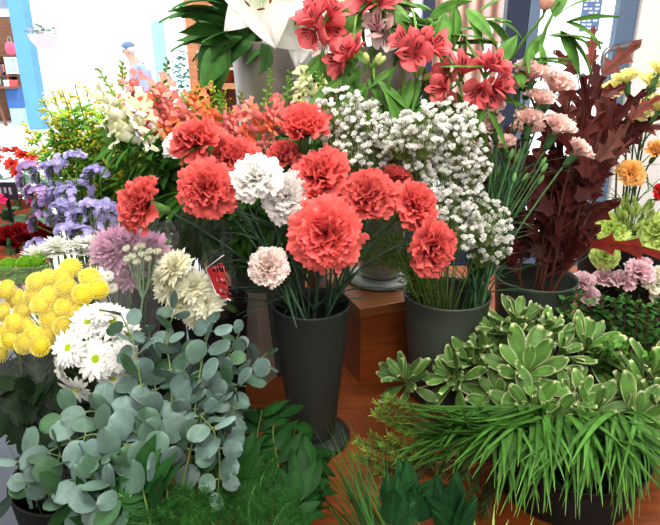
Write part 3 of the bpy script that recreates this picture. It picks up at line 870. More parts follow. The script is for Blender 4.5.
# pale cardboard box
q = pt(250, 345, 1.06)
cx = thing('cardboard_box', 'tall pale cardboard box between black bucket and carnation vase', 'box', (q[0] + 0.005, 1.07, ZT), rotz=math.radians(-32))
CARD = plain_mat('pale_card', lin(150, 138, 128), 0.8, nscale=8, namt=0.08)
part('box_body', boxmesh('card_box', (-0.045, -0.035, 0.0005), (0.045, 0.035, 0.20), CARD), cx)
part('flap', boxmesh('card_flap', (-0.045, -0.035, 0.2005), (0.045, 0.0, 0.203), CARD), cx)
# stands and buckets on the left
bn = thing('low_bench', 'dark bench under the purple statice and yellow goldenrod buckets', 'bench', (-0.46, 1.17, 0))
part('bench_top', boxmesh('bench_top', (-0.15, -0.27, 0.67), (0.15, 0.27, 0.70), BLACK), bn)
for a_ in (-0.13, 0.10):
    for b_ in (-0.25, 0.22):
        part('leg', boxmesh('bench_leg', (a_, b_, 0), (a_ + 0.03, b_ + 0.03, 0.67), BLACK), bn)
bucket('flower_bucket', 'black bucket of purple statice on the bench', 'bucket', -0.46, 1.03, 0.7, 0.27, 0.07, 0.09, BLACK)
bucket('flower_bucket', 'black bucket of goldenrod at the back of the bench', 'bucket', -0.44, 1.28, 0.7, 0.30, 0.07, 0.09, BLACK)
st_ = thing('low_stool', 'dark stool under the wrapped chrysanthemum bucket', 'stool', (-0.42, 0.76, 0))
part('seat', boxmesh('stool_seat', (-0.13, -0.11, 0.53), (0.10, 0.11, 0.56), BLACK), st_)
for a_ in (-0.12, 0.06):
    for b_ in (-0.10, 0.07):
        part('leg', boxmesh('stool_leg', (a_, b_, 0), (a_ + 0.03, b_ + 0.03, 0.53), BLACK), st_)
bucket('flower_bucket', 'black bucket under the wrapped yellow chrysanthemums at left', 'bucket', -0.42, 0.76, 0.5605, 0.30, 0.07, 0.095, BLACK)
st_ = thing('low_stool', 'dark stool under the eucalyptus bucket', 'stool', (-0.2, 0.42, 0))
part('seat', boxmesh('stool_seat', (-0.13, -0.13, 0.43), (0.13, 0.13, 0.46), BLACK), st_)
for a_ in (-0.12, 0.09):
    for b_ in (-0.12, 0.09):
        part('leg', boxmesh('stool_leg', (a_, b_, 0), (a_ + 0.03, b_ + 0.03, 0.43), BLACK), st_)
bucket('greenery_bucket', 'black bucket of eucalyptus at the front left', 'bucket', -0.2, 0.42, 0.4605, 0.30, 0.09, 0.12, BLACK)
st_ = thing('low_stool', 'dark stool under the fern and grass bucket', 'stool', (0.12, 0.42, 0))
part('seat', boxmesh('stool_seat', (-0.13, -0.13, 0.53), (0.13, 0.13, 0.56), BLACK), st_)
for a_ in (-0.12, 0.09):
    for b_ in (-0.12, 0.09):
        part('leg', boxmesh('stool_leg', (a_, b_, 0), (a_ + 0.03, b_ + 0.03, 0.53), BLACK), st_)
bucket('greenery_bucket', 'black bucket of fern, broad ruscus and fine grass at the front', 'bucket', 0.12, 0.42, 0.5605, 0.30, 0.08, 0.11, BLACK)
# low greenery buckets on the table, right
gq = pt(612, 492, 0.66)
bucket('greenery_bucket', 'black bucket under the arching lily grass', 'bucket', 0.37, 0.74, ZT, 0.085, 0.10, 0.118, BLACK)
bucket('greenery_bucket', 'black bucket of variegated pittosporum behind the lily grass', 'bucket', 0.36, 0.985, ZT, 0.10, 0.08, 0.10, BLACK)
bucket('greenery_bucket', 'black bucket of myrtle right of the oak bucket', 'bucket', 0.60, 1.02, ZT, 0.12, 0.09, 0.115, BLACK)
bucket('flower_bucket', 'black bucket of mixed carnations right of the oak branches', 'bucket', 0.72, 1.30, ZT, 0.24, 0.09, 0.12, BLACK)
# potted plants at the far left stand on a side shelf
ss_ = thing('side_table', 'white side table holding the pink potted plants', 'table', (-1.05, 1.55, 0))
part('table_top', boxmesh('side_table_top', (-0.45, -0.22, 0.90), (0.42, 0.3, 0.93), MWH), ss_)
for a_ in (-0.43, 0.37):
    for b_ in (-0.02, 0.25):
        part('leg', boxmesh('side_table_leg', (a_, b_, 0), (a_ + 0.04, b_ + 0.04, 0.90), MWH), ss_)

# ================================================================== FLOWERS
def stemmed(name, lab, cat, base, head, axis, hmesh, size, ctrl=None, group=None, hname='flower_head', calyx=None, r=(0.0022, 0.0016), scol=lin(70, 100, 65),
            leaves=0, lcol=lin(85, 120, 90), lL=0.09, lW=0.006, neck=0.42, hz=0.0):
    """one cut flower: stem from base to the head, the head, its calyx and the strap leaves of its stem"""
    base = np.asarray(base, float); head = np.asarray(head, float); axis = nrm(axis)
    t = thing(name, lab, cat, base, group)
    end = head - axis * size * neck
    if ctrl is None:
        ctrl = end - axis * 0.06 - np.array([0, 0, 0.06])
    P = bez(base, ctrl, end, 12)
    mb = MB(); tube(mb, P - base, r, 6, scol); part('stem', mb.mesh('stem', STEM), t)
    part(hname, hmesh, t, orient(head - base, axis, size, uni(0, 6.28)))
    if calyx is not None:
        part('calyx', calyx, t, orient(head - base, axis, size, uni(0, 6.28)))
    if leaves:
        mb = MB()
        for i in range(leaves):
            u = uni(0.45, 0.9); k = int(u * 11); p = P[k] - base; d = nrm(P[min(k + 1, 11)] - P[k])
            sd = nrm(np.cross(d, nrm(RNG.normal(size=3)))); L = lL * uni(0.7, 1.2)
            Q = bez(p, p + (d * 0.7 + sd * 0.35) * L * 0.55, p + (d * 0.75 + sd * 0.9) * L - np.array([0, 0, L * uni(0.0, 0.35)]), 7)
            ribbon(mb, Q, lW, lcol * uni(0.8, 1.15), prof=lambda t: np.clip(1.1 - t, 0, 1) ** 0.6, fold=0.5)
        part('foliage', mb.mesh('strap_leaves', LEAF), t)
    return t


# ---------------------------------------------------------------- coral and white carnations
CO, CI = lin(234, 124, 119), lin(200, 62, 66)
CH = [carnation_head(CO * v, CI * v, 10 + i, npet=36) for i, v in enumerate((1.0, 0.93, 1.05, 1.0))]
CHU = [carnation_head(CO * v, CI, 20 + i, npet=34, up=True) for i, v in enumerate((1.02, 0.95))]
WH = [carnation_head((0.93, 0.92, 0.90), (0.92, 0.90, 0.84), 30 + i, npet=38) for i in range(2)]
PW = carnation_head((0.84, 0.72, 0.68), (0.80, 0.66, 0.58), 33, npet=40)
CALX = calyx_mesh(); CALXD = calyx_mesh(lin(70, 105, 65))
CARN = [  # px, py, px across, depth, axis, mesh, label
    (148, 206, 58, 0.80, (-.65, .15, .7), CH[0], 'coral carnation at the far left, nodding over the pink wrapped flowers'),
    (200, 146, 56, 0.86, (-.25, .75, .6), CH[1], 'coral carnation tilted upward, uppermost on the left side of the vase'),
    (208, 190, 58, 0.80, (.05, .05, 1), CH[2], 'coral carnation facing forward, left of the white carnations'),
    (236, 163, 50, 0.88, (.2, .6, .7), CH[3], 'coral carnation half hidden behind the left white carnation'),
    (303, 136, 58, 0.90, (0, .6, .8), CHU[0], 'coral carnation seen from the side, topmost of the bunch'),
    (284, 159, 36, 0.91, (0, .6, .7), CH[1], 'small dark coral carnation just above the white carnations'),
    (322, 180, 60, 0.85, (-.25, .5, .8), CH[3], 'coral carnation in the centre, under the topmost one'),
    (326, 234, 74, 0.77, (0, -.1, 1), CH[0], 'largest coral carnation, facing the viewer at the bottom centre'),
    (367, 200, 58, 0.82, (.05, .45, .85), CH[1], 'coral carnation right of centre with a dark ruffled middle'),
    (411, 209, 52, 0.83, (.5, .35, .8), CH[2], 'coral carnation above the lowest right one, against the gypsophila'),
    (427, 247, 56, 0.79, (.55, -.3, .8), CH[3], 'lowest coral carnation on the right, over the gypsophila bucket'),
    (393, 184, 38, 0.90, (.3, .85, .35), CHU[1], 'coral carnation mostly hidden, its upper edge against the gypsophila'),
    (257, 181, 50, 0.80, (-.1, .35, .9), WH[0], 'white carnation at the left of the white pair'),
    (285, 197, 52, 0.83, (.35, -.1, .9), WH[1], 'white carnation at the right of the white pair, tucked behind'),
    (270, 268, 41, 0.76, (-.15, .3, .9), PW, 'pale blush carnation hanging low over the vase rim'),
    (181, 148, 34, 0.93, (-.5, .4, .7), WH[1], 'white carnation peeking out behind the upper left coral one'),
]
for i, (px, py, s, Y, ax, me, lab) in enumerate(CARN):
    h = pt(px, py, Y); ax = view_axis(*ax); size = s / F * depth(h)
    a = i * 2.4; rr = VR * 0.45
    base = np.array([VX + rr * math.cos(a), VY + rr * math.sin(a), ZT + 0.05])
    rim = np.array([VX + np.clip((h[0] - VX), -0.1, 0.1) * 0.35, VY + np.clip((h[1] - VY), -0.05, 0.05) * 0.3, vz])
    ctrl = rim * 0.55 + (h - ax * size * 0.5) * 0.45 + np.array([0, 0, 0.012])
    # the curve has to leave the vase inside its mouth
    stemmed('carnation', lab, 'carnation', base, h, ax, me, size, ctrl=2 * (rim - 0.25 * base - 0.25 * (h - ax * size * 0.42)), calyx=CALX, leaves=5,
            lcol=lin(66, 92, 74), scol=lin(62, 88, 66), lL=0.10, lW=0.006)

# ---------------------------------------------------------------- gypsophila
gf = MB()
for i in range(11):
    a = i * 2.39996; u = i / 11; tl = 1.5 - 1.3 * u
    d = np.array([math.sin(tl) * math.cos(a), math.sin(tl) * math.sin(a), math.cos(tl)])
    sheet(gf, (0, 0, 0), d, (-math.cos(tl) * math.cos(a), -math.cos(tl) * math.sin(a), math.sin(tl)), 0.5, 0.42, obov, 4, 3, curl=0.8 - 0.4 * u, cup=0.5, col=(0.98, 0.98, 0.95))
GV, GF, GC = np.concatenate(gf.v), np.array(gf.f), np.concatenate(gf.c)
GYP = [(343, 130), (362, 120), (378, 130), (352, 150), (398, 132), (420, 130), (440, 135), (458, 130), (378, 156), (405, 158), (430, 160), (452, 158), (412, 182), (436, 186),
       (459, 186), (470, 205), (445, 208), (478, 236), (462, 228), (488, 222), (493, 246), (340, 112), (448, 128), (424, 205), (468, 165), (388, 140)]
for i, (px, py) in enumerate(GYP):
    c = pt(px + jit(3), py + jit(3), uni(0.89, 0.96)); base = np.array([gb[0] + jit(0.015), 1.0 + jit(0.015), ZT + 0.04])
    g = thing('gypsophila_spray', 'spray of tiny white gypsophila blossoms in the grey bucket', 'gypsophila', base, 'gypsophila sprays in the grey bucket')
    mouth = np.array([gb[0] + (c[0] - gb[0]) * 0.3, 1.0 + (c[1] - 1.0) * 0.3 - 0.01, gb[2]])
    fork = c - 0.045 * nrm(c - mouth)
    P = bez(base, 2 * (mouth - 0.25 * base - 0.25 * fork), fork, 10)
    ms = MB(); tube(ms, P - base, (0.0015, 0.001), 4, lin(95, 120, 60)); mf = MB()
    for k in range(62):
        d = nrm(RNG.normal(size=3)); p = c + d * np.array([0.042, 0.03, 0.036]) * uni(0.35, 1.0) ** 0.5
        p = p + np.array([0, 0, 0.004]); sgn = nrm(nrm(p - fork) + RNG.normal(size=3) * 0.35)
        tube(ms, bez(fork, fork * 0.4 + p * 0.6 - np.array([0, 0, 0.006]), p, 4) - base, 0.0006, 3, lin(120, 140, 70))
        R = frame(sgn, [0.2, 0.3, 0.9]); q = GV[:, [0, 2, 1]] @ R.T * uni(0.011, 0.019)
        mf.add(q + p - base, GF, GC * uni(0.85, 1.03))
    part('stem', ms.mesh('gypsophila_stems', STEM), g); part('blossoms', mf.mesh('gypsophila_blossoms', WHITEP), g, kind='stuff')

# unflowered gypsophila twigs filling the gap over the riser
for k, (px, py) in enumerate([(352, 225), (362, 238), (374, 228), (384, 240), (396, 232), (368, 252), (390, 256), (356, 258), (380, 212), (400, 216), (344, 244), (378, 262)]):
    c = pt(px, py, .97); base = np.array([gb[0] - .02 + jit(.012), 1.0 + jit(.012), ZT + .04]); mouth = np.array([gb[0] - GR * .6, .99, gb[2] + .004])
    g = thing('gypsophila_twig', 'fine yellow-green unflowered gypsophila twig leaning left over the riser', 'gypsophila', base, 'unflowered gypsophila twigs over the riser')
    P = bez(base, 2 * (mouth - .25 * base - .25 * c), c, 10); ms = MB(); tube(ms, P - base, (.0014, .0007), 4, lin(105, 125, 55)); ml = MB()
    for q in range(60):
        j = int(uni(4, 9)); p = P[j] + (P[j + 1 if j < 9 else j] - P[j]) * uni(0, 1); d = nrm(RNG.normal(size=3) + np.array([0, 0, .5])); e = p + d * uni(.012, .035)
        tube(ms, bez(p, (p + e) / 2 + RNG.normal(size=3) * .003, e, 4) - base, .0004, 3, lin(118, 138, 62))
        for w_ in range(3):
            sheet(ml, e - base - d * .006 * w_, nrm(d + RNG.normal(size=3) * .8), RNG.normal(size=3), .009, .002, lance, 4, 3, col=lin(120, 148, 66) * uni(.6, 1.2))
    part('stem', ms.mesh('twig_stems', STEM), g); part('foliage', ml.mesh('twig_leaves', LEAF), g)

# ---------------------------------------------------------------- alstroemeria
AC, AC2 = lin(228, 122, 126), lin(202, 78, 88)
AF = [alstro_floret(AC, AC2, 40), alstro_floret(AC * 0.92, AC2, 41), alstro_floret(AC * 1.08, lin(190, 40, 48), 42)]
AFP = alstro_floret(lin(238, 205, 205), lin(225, 150, 160), 43)
AFW = alstro_floret(lin(240, 225, 222), lin(225, 190, 190), 44)


def leafset(t, base, spots, L, W, col, mat=LEAF, name='leaf', curl=-0.6, prof=lance, cup=-0.15, separate=False):
    mb = MB()
    for p, d in spots:
        d = nrm(d); n = nrm(np.array([0, 0, 1]) - d * d[2] + RNG.normal(size=3) * 0.35)
        l = L * uni(0.75, 1.2); v = uni(0.75, 1.2)

        def colf(T, S, v=v):
            k = (1 - 0.25 * (np.abs(S) < 0.05))[:, None]
            return col * v * k * (1 + 0.12 * np.sin(S * 14))[:, None]
        sheet(mb, np.asarray(p) - base, d, n, l, W * l / L, prof, 9, 7, curl=curl * uni(0.3, 1.6), cup=cup, twist=0, ruf=0.002, rfreq=4, colf=colf)
    return part('foliage', mb.mesh('leaves', mat), t)


ALG = lin(100, 146, 70)
ALS = [  # label, tuft point, depth, florets (px, py, axis, size px), leaves (px,py,dx,dy,df)
    ('coral alstroemeria beside the big white lily, top left of its vase', (318, 32), 1.02,
     [(308, 14, (-.5, .5, .6), 38), (312, 34, (-.3, -.6, .7), 36), (331, 28, (.4, -.3, .8), 38), (335, 6, (.5, .6, .5), 36), (318, 5, (0, .7, .6), 36)],
     [(320, 55, -.2, -1, .2), (335, 40, .6, -.6, .4), (322, 52, -.5, -.6, .3)], AF),
    ('coral alstroemeria facing down and left, above the cream snapdragon', (352, 52), 0.97,
     [(337, 62, (-.75, -.25, .5), 36), (352, 45, (-.25, .55, .6), 36), (346, 50, (-.6, .35, .6), 32)],
     [(352, 70, -.6, -.8, .3), (360, 72, .2, -1, .3), (372, 78, .6, -.7, .4), (350, 80, -.5, -.8, .4), (362, 85, 0, -1, .5)], AF),
    ('coral alstroemeria with three open flowers at the top centre', (418, 50), 0.98,
     [(402, 40, (-.6, .35, .7), 34), (415, 54, (-.15, -.2, 1), 40), (437, 44, (.6, .25, .7), 40), (420, 34, (0, .8, .5), 30)],
     [(400, 70, -.7, -.6, .3), (412, 76, -.2, -1, .3), (424, 74, .3, -.9, .4), (438, 66, .8, -.3, .4), (405, 88, -.3, -1, .5), (425, 90, .4, -.9, .5)], AF),
    ('coral alstroemeria in the middle right, with two narrow flowers', (452, 88), 0.97,
     [(443, 76, (-.5, .4, .7), 38), (466, 62, (.2, .8, .5), 40), (440, 88, (-.7, -.1, .7), 32)],
     [(440, 95, -.8, -.5, .3), (452, 100, -.2, -1, .4), (462, 98, .3, -.8, .5), (432, 100, -.7, -.5, .5)], AF),
    ('coral alstroemeria at the right end, in front of the pink carnations', (487, 84), 0.96,
     [(478, 92, (-.5, -.4, .8), 34), (498, 62, (.45, .5, .6), 36), (503, 84, (.7, 0, .7), 36), (490, 94, (.2, -.5, .8), 36), (487, 60, (0, .8, .5), 32)],
     [(498, 98, 1, .05, .3), (510, 96, 1, .1, .2), (485, 105, .2, -1, .3), (475, 104, -.5, -.8, .3), (494, 72, .5, .6, .3)], AF),
    ('dark coral alstroemeria lowest of all, beside the gypsophila top', (455, 112), 1.03,
     [(446, 107, (-.5, .1, .8), 32), (461, 116, (.3, -.4, .8), 34), (466, 106, (.6, .2, .7), 28)], [(470, 118, .7, -.7, .3), (450, 124, -.3, -1, .3)], AF),
    ('coral alstroemeria cut by the top edge, above the speckled pale one', (378, 2), 1.05,
     [(364, 2, (-.5, .2, .8), 36), (385, -2, (.4, .3, .8), 36), (374, -12, (0, .8, .5), 34)], [(392, 14, .6, -.7, .4), (362, 18, -.4, -.9, .3)], AF),
    ('pale pink speckled alstroemeria between the coral ones', (385, 26), 1.06,
     [(376, 24, (-.3, .3, .9), 36), (386, 36, (.2, -.4, .8), 34)], [(395, 32, .8, .1, .4), (372, 45, -.4, -.9, .3)], [AFP, AFW]),
    ('mauve-white alstroemeria at the top edge, right of the pale speckled one', (400, 8), 1.10,
     [(396, 8, (-.2, .1, 1), 40), (408, -4, (.5, .4, .7), 36)], [(405, 24, .4, -.9, .3), (415, 18, .9, -.2, .2)], [AFW, AFP]),
    ('white alstroemeria low behind the first coral one, over the lily bucket', (326, 42), 1.16,
     [(322, 44, (-.3, -.3, .9), 32)], [(340, 52, .7, -.4, .3)], [AFW]),
]
for i, (lab, tuft, Y, fl, lv, heads) in enumerate(ALS):
    a = i * 2.4; base = np.array([AX + 0.03 * math.cos(a), AY + 0.03 * math.sin(a), ZR + 0.05])
    tp = pt(*tuft, Y); t = thing('alstroemeria', lab, 'alstroemeria', base)
    rim = np.array([AX + np.clip(tp[0] - AX, -.06, .06) * 0.8, AY - 0.045, ab[2] + 0.012])
    P = bez(base, 2 * (rim - 0.25 * base - 0.25 * tp), tp, 14)
    ms = MB(); tube(ms, P - base, (0.003, 0.0022), 6, lin(95, 130, 60))
    spots = []
    for k, (px, py, ax, s) in enumerate(fl):
        h = pt(px, py, Y + jit(0.012)); ax = view_axis(*ax); size = s / F * depth(h) * 0.80
        o = h - ax * size * 0.45
        tube(ms, bez(tp, (tp + o) / 2 - ax * 0.012, o, 6) - base, 0.0014, 5, lin(110, 140, 66))
        part('flower', heads[k % len(heads)], t, orient(o - base, ax, size, uni(0, 6.28)))
    part('stem', ms.mesh('alstroemeria_stem', STEM), t)
    for (px, py, dx, dy, df) in lv:
        for r_ in range(2):
            p = pt(px + jit(5), py + jit(5), Y + uni(0.0, 0.05)); spots.append((p, view_axis(dx + jit(.2), dy + jit(.2), df)))
    for k in range(4):
        j = 8 + k; spots.append((P[j], nrm(RNG.normal(size=3) + np.array([0, -0.3, -0.2]))))
    leafset(t, base, spots, 0.075, 0.023, ALG, curl=-0.9)
# tall leafy stems of the same vase, upper right, one with pale buds
for i, (lab, tip, Y, wayp, budc, lvs) in enumerate([
    ('leafy alstroemeria stem with a pale pink bud, leaning right over the door', (543, 16), 0.98, (503, 70), lin(235, 195, 180),
     [(548, 36, .9, .2, .2), (540, 42, .3, -.9, .3), (560, 30, .8, -.5, .2), (530, 45, -.2, -1, .2), (555, 18, .6, .7, .1), (565, 22, .8, .3, .1), (524, 60, .9, .1, .3), (518, 66, .8, .25, .4)]),
    ('leafy alstroemeria stem without flowers rising at the top right centre', (462, -6), 1.02, (444, 42), lin(220, 200, 185),
     [(456, 6, .35, -.95, .2), (470, 18, .95, .1, .2), (445, 12, -.4, -.8, .2), (478, 12, .7, .6, .1), (440, 34, .8, .4, .3), (452, 44, .9, .2, .3), (466, 8, .5, -.8, .2), (435, 20, -.6, -.6, .3), (486, 20, .9, .1, .1)]),
    ('leafy alstroemeria stem with a round green bud, above the gypsophila', (371, 70), 0.95, (374, 95), lin(205, 215, 150),
     [(378, 80, .8, -.6, .3), (366, 82, -.6, -.8, .4), (384, 86, .5, -.9, .4), (356, 92, -.7, -.7, .5), (372, 96, 0, -1, .5), (345, 75, -.7, -.5, .3), (392, 96, .5, -.8, .5), (350, 84, -.4, -.8, .4)]),
    ('leafy alstroemeria stem filling the gap under the three-flowered one', (415, 84), 1.0, (405, 110), lin(150, 175, 90),
     [(395, 90, -.6, -.8, .5), (410, 100, -.1, -1, .5), (425, 100, .4, -.9, .5), (402, 108, -.7, -.4, .6), (432, 96, .8, -.4, .5), (385, 104, -.6, -.7, .5), (418, 112, .5, -.5, .6), (440, 104, .6, -.6, .5)])]):
    base = np.array([AX + 0.02 * (i - 1), AY + 0.02, ZR + 0.05]); tp = pt(*tip, Y); wp = pt(*wayp, Y + 0.06)
    t = thing('alstroemeria', lab, 'alstroemeria', base)
    rim = np.array([AX + np.clip(wp[0] - AX, -.06, .06) * 0.85, AY - 0.04, ab[2] + 0.01])
    P = np.concatenate([bez(base, base * 0.5 + rim * 0.5, rim, 5)[:-1], bez(rim, (rim + wp) / 2 + np.array([0, 0, 0.015]), wp, 6)[:-1], bez(wp, (wp + tp) / 2 + np.array([0, 0, 0.006]), tp, 6)])
    ms = MB(); tube(ms, P - base, (0.003, 0.0022), 6, lin(105, 145, 66)); part('stem', ms.mesh('alstroemeria_stem', STEM), t)
    spots = []
    for (px, py, dx, dy, df) in lvs:
        p = pt(px, py, Y + 0.02); spots.append((p, view_axis(dx, dy, df))); spots.append((p, view_axis(dx + jit(.4), dy + jit(.4), df)))
    leafset(t, base, spots, 0.08, 0.025, ALG, curl=-0.8)
    mb = MB()
    for k in range(3):
        d = nrm(np.array([jit(0.4), -0.3, 0.7 + jit(0.3)])); p = tp + d * 0.015 - base
        tube(mb, [tp - base, p], 0.0015, 4, lin(110, 150, 70)); blob(mb, p + d * 0.008, 0.006 if i != 0 else 0.009, budc, axis=d, sq=(0.8, 0.8, 1.6), nu=6, nv=8)
    part('bud', mb.mesh('alstroemeria_buds', PETAL), t)

# ---------------------------------------------------------------- lilies
lt = MB()
LW = np.array([0.9, 0.9, 0.89])
for k in range(6):
    a = k * PI / 3; inner = k % 2; tl = 0.75 if inner else 0.85
    d = np.array([math.sin(tl) * math.cos(a), math.sin(tl) * math.sin(a), math.cos(tl)]); n = np.array([-math.cos(tl) * math.cos(a), -math.cos(tl) * math.sin(a), math.sin(tl)])

    def lcol_(T, S):
        q = np.clip(1 - T * 2, 0, 1)[:, None]; mid = (np.abs(S) < 0.1)[:, None]
        c = LW * (1 - q) + np.array([0.62, 0.68, 0.45]) * q
        return np.where(mid, c * 0.93, c)
    sheet(lt, (0, 0, 0), d, n, 1.0, 0.92 if inner else 0.66, lance2, 14, 11, curl=-1.1, cpow=1.6, cup=0.15, ruf=0.035, rfreq=6, rph=k, colf=lcol_)
LILY = lt.mesh('lily_tepals', WHITEP)
sm = MB()
for k in range(6):
    a = k * PI / 3 + 0.3; e = np.array([0.22 * math.cos(a), 0.22 * math.sin(a), 0.62]); tube(sm, bez((0, 0, 0.02), (0.05 * math.cos(a), 0.05 * math.sin(a), 0.35), e, 6), 0.012, 5, lin(190, 205, 150))
    blob(sm, e, 0.03, lin(130, 70, 25), axis=(math.sin(a), -math.cos(a), 0.2), sq=(0.6, 0.6, 2.2), nu=5, nv=6)
tube(sm, [(0, 0, 0.02), (0.01, 0, 0.7)], 0.018, 6, lin(190, 205, 150)); blob(sm, (0.01, 0, 0.71), 0.035, lin(150, 130, 120), nu=5, nv=6)
LST = sm.mesh('lily_stamens', STEM)
LG = lin(86, 138, 72)
LIL = [('white lily drooping over the front rim of the silver bucket', (266, -12), 1.22, (-.12, -.55, .85), 100, 0.55),
       ('white lily behind, with one petal hanging beside the coral alstroemeria', (298, 16), 1.27, (.3, -.6, .75), 84, 0.1),
       ('white lily at the top edge above the drooping one', (276, -22), 1.32, (.1, .4, .8), 70, 0.9)]
for i, (lab, hp, Y, ax, s, spin) in enumerate(LIL):
    h = pt(*hp, Y); ax = view_axis(*ax); size = s / F * depth(h) * 0.62
    base = np.array([lb[0] + 0.03 * (i - 1), LYY + 0.02, ZL + 0.05]); t = thing('lily', lab, 'lily', base)
    P = bez(base, np.array([base[0], LYY, lb[2] + 0.16]), h - ax * 0.005, 12)
    ms = MB(); tube(ms, P - base, (0.005, 0.003), 7, lin(90, 130, 60)); part('stem', ms.mesh('lily_stem', STEM), t)
    part('flower', LILY, t, orient(h - base, ax, size, spin)); part('stamens', LST, t, orient(h - base, ax, size, 0.2))
    spots = []
    for k in range(10):
        p = P[uni(0, 1) > .5 and 5 or 6] + RNG.normal(size=3) * 0.008; spots.append((p, np.array([jit(0.6) - .3, abs(jit(0.5)), 0.6 + jit(0.2)])))
    leafset(t, base, spots, 0.15, 0.034, LG, GLOSSY, curl=-0.8)
LEAFY = [('leafy lily stem without flowers, left side of the silver bucket', [(235, 42, -.85, .25, .3), (228, 35, -.95, .05, .2), (232, 28, -.8, .35, .3), (225, 18, -.9, .15, .2), (238, 30, -.6, -.2, .5), (222, 30, -.6, -.8, .3), (218, 36, -.5, -.9, .2), (232, 22, -.9, .6, .3)]),
         ('leafy lily stem leaning left with long hanging leaves', [(222, 12, -.9, .3, .2), (215, 10, -.95, -.1, .3), (225, 26, -.75, -.1, .4), (228, 40, -.4, -.9, .3), (240, 16, -.6, .7, .3), (224, 40, -.3, -1, .2), (230, 6, -.8, .4, .2)]),
         ('leafy lily stem in the middle of the silver bucket', [(248, 20, -.5, .7, .4), (252, 30, .2, .8, .5), (262, 34, .6, .5, .5), (246, 36, -.7, .2, .5), (242, 10, -.4, .9, .2), (268, 42, .2, -.7, .6), (254, 10, -.3, .9, .3)])]
for i, (lab, lv) in enumerate(LEAFY):
    base = np.array([lb[0] - 0.03 + 0.02 * i, LYY - 0.01, ZL + 0.05]); t = thing('lily', lab, 'lily', base)
    tp = pt(236 + 12 * i, 6, 1.36); ms = MB(); tube(ms, bez(base, (base[0], base[1], lb[2]), tp, 8) - base, (0.005, 0.004), 7, lin(90, 130, 60))
    for (px, py, dx, dy, df) in lv:
        pass
    part('stem', ms.mesh('lily_stem', STEM), t)
    spots = [(pt(px, py, 1.31), view_axis(dx, dy, df)) for (px, py, dx, dy, df) in lv]
    spots += [(pt(px + jit(6), py - abs(jit(6)), 1.36), view_axis(dx + jit(.3), dy + jit(.3), df)) for (px, py, dx, dy, df) in lv]
    leafset(t, base, spots, 0.115, 0.05, LG, GLOSSY, curl=-0.7)

# ---------------------------------------------------------------- snapdragons
SNC = [snap_floret(lin(240, 160, 158), lin(245, 185, 140), 50), snap_floret(lin(246, 142, 112), lin(250, 170, 90), 51), snap_floret(lin(230, 142, 146), lin(238, 165, 135), 52)]
SNW = [snap_floret(lin(245, 246, 228), lin(225, 232, 170), 53)]
SNY = [snap_floret(lin(236, 240, 205), lin(215, 225, 150), 54)]


def snapdragon(lab, tip, low, Y, fl, heads, base, budc, bend=(0, 0), nb=14, fs=20, rim=None, budlen=0.5, cat='snapdragon'):
    """tip and low: pixels of the bud tip and of the lowest floret; fl florets between"""
    tp = pt(*tip, Y); lo = pt(*low, Y); base = np.asarray(base, float); t = thing('snapdragon', lab, cat, base)
    md = (tp + lo) / 2 + bend[0] * RT * 0.001 + bend[1] * UPV * 0.001
    rim = np.asarray(rim, float)
    P = np.concatenate([bez(base, base * 0.4 + rim * 0.6, rim, 5)[:-1], bez(rim, rim * 0.5 + lo * 0.5 + (lo - tp) * 0.3, lo, 6)[:-1], bez(lo, md, tp, 10)])
    ms = MB(); tube(ms, P - base, (0.003, 0.0014), 6, lin(110, 150, 70)); part('stem', ms.mesh('snapdragon_stem', STEM), t)
    S = bez(lo, md, tp, 40)
    for k, (u, side) in enumerate(fl):
        j = min(38, int(u * 39)); d = nrm(S[j + 1] - S[j]); sd = view_axis(side, 0.15 + jit(.15), uni(.3, .8))
        ax = nrm(sd + d * 0.1); sz = fs / F * depth(lo) * uni(1.05, 1.35)
        p = S[j] + ax * sz * 0.55
        M = orient(p - base, ax, sz, 0)
        part('floret', heads[k % len(heads)], t, M)
    mb = MB()
    for k in range(nb):
        u = 1 - budlen * (k / nb); j = min(38, int(u * 39)); d = nrm(S[j + 1] - S[j]); a = k * 2.4
        s1 = nrm(np.cross(d, [0.3, 0.8, 0.2])); s2 = np.cross(d, s1); o = nrm(math.cos(a) * s1 + math.sin(a) * s2 + d * (0.9 - 0.5 * k / nb))
        r_ = 0.0022 + 0.0022 * k / nb
        blob(mb, S[j] - base + o * (0.003 + r_), r_, budc[0] * (1 - k / nb) + budc[1] * (k / nb), axis=o, sq=(0.85, 0.85, 1.5), nu=6, nv=7)
    part('buds', mb.mesh('snapdragon_buds', PETAL), t)
    mb = MB()
    for k in range(10):
        p = P[int(uni(5, 9))]; d = nrm(RNG.normal(size=3) + np.array([0, 0, 0.3]))
        sheet(mb, p - base, d, (0, 0, 1), 0.045 * uni(.7, 1.3), 0.009, lance, 6, 3, curl=-0.5, col=lin(92, 148, 60) * uni(0.75, 1.15))
    part('foliage', mb.mesh('snapdragon_leaves', LEAF), t)
    return t


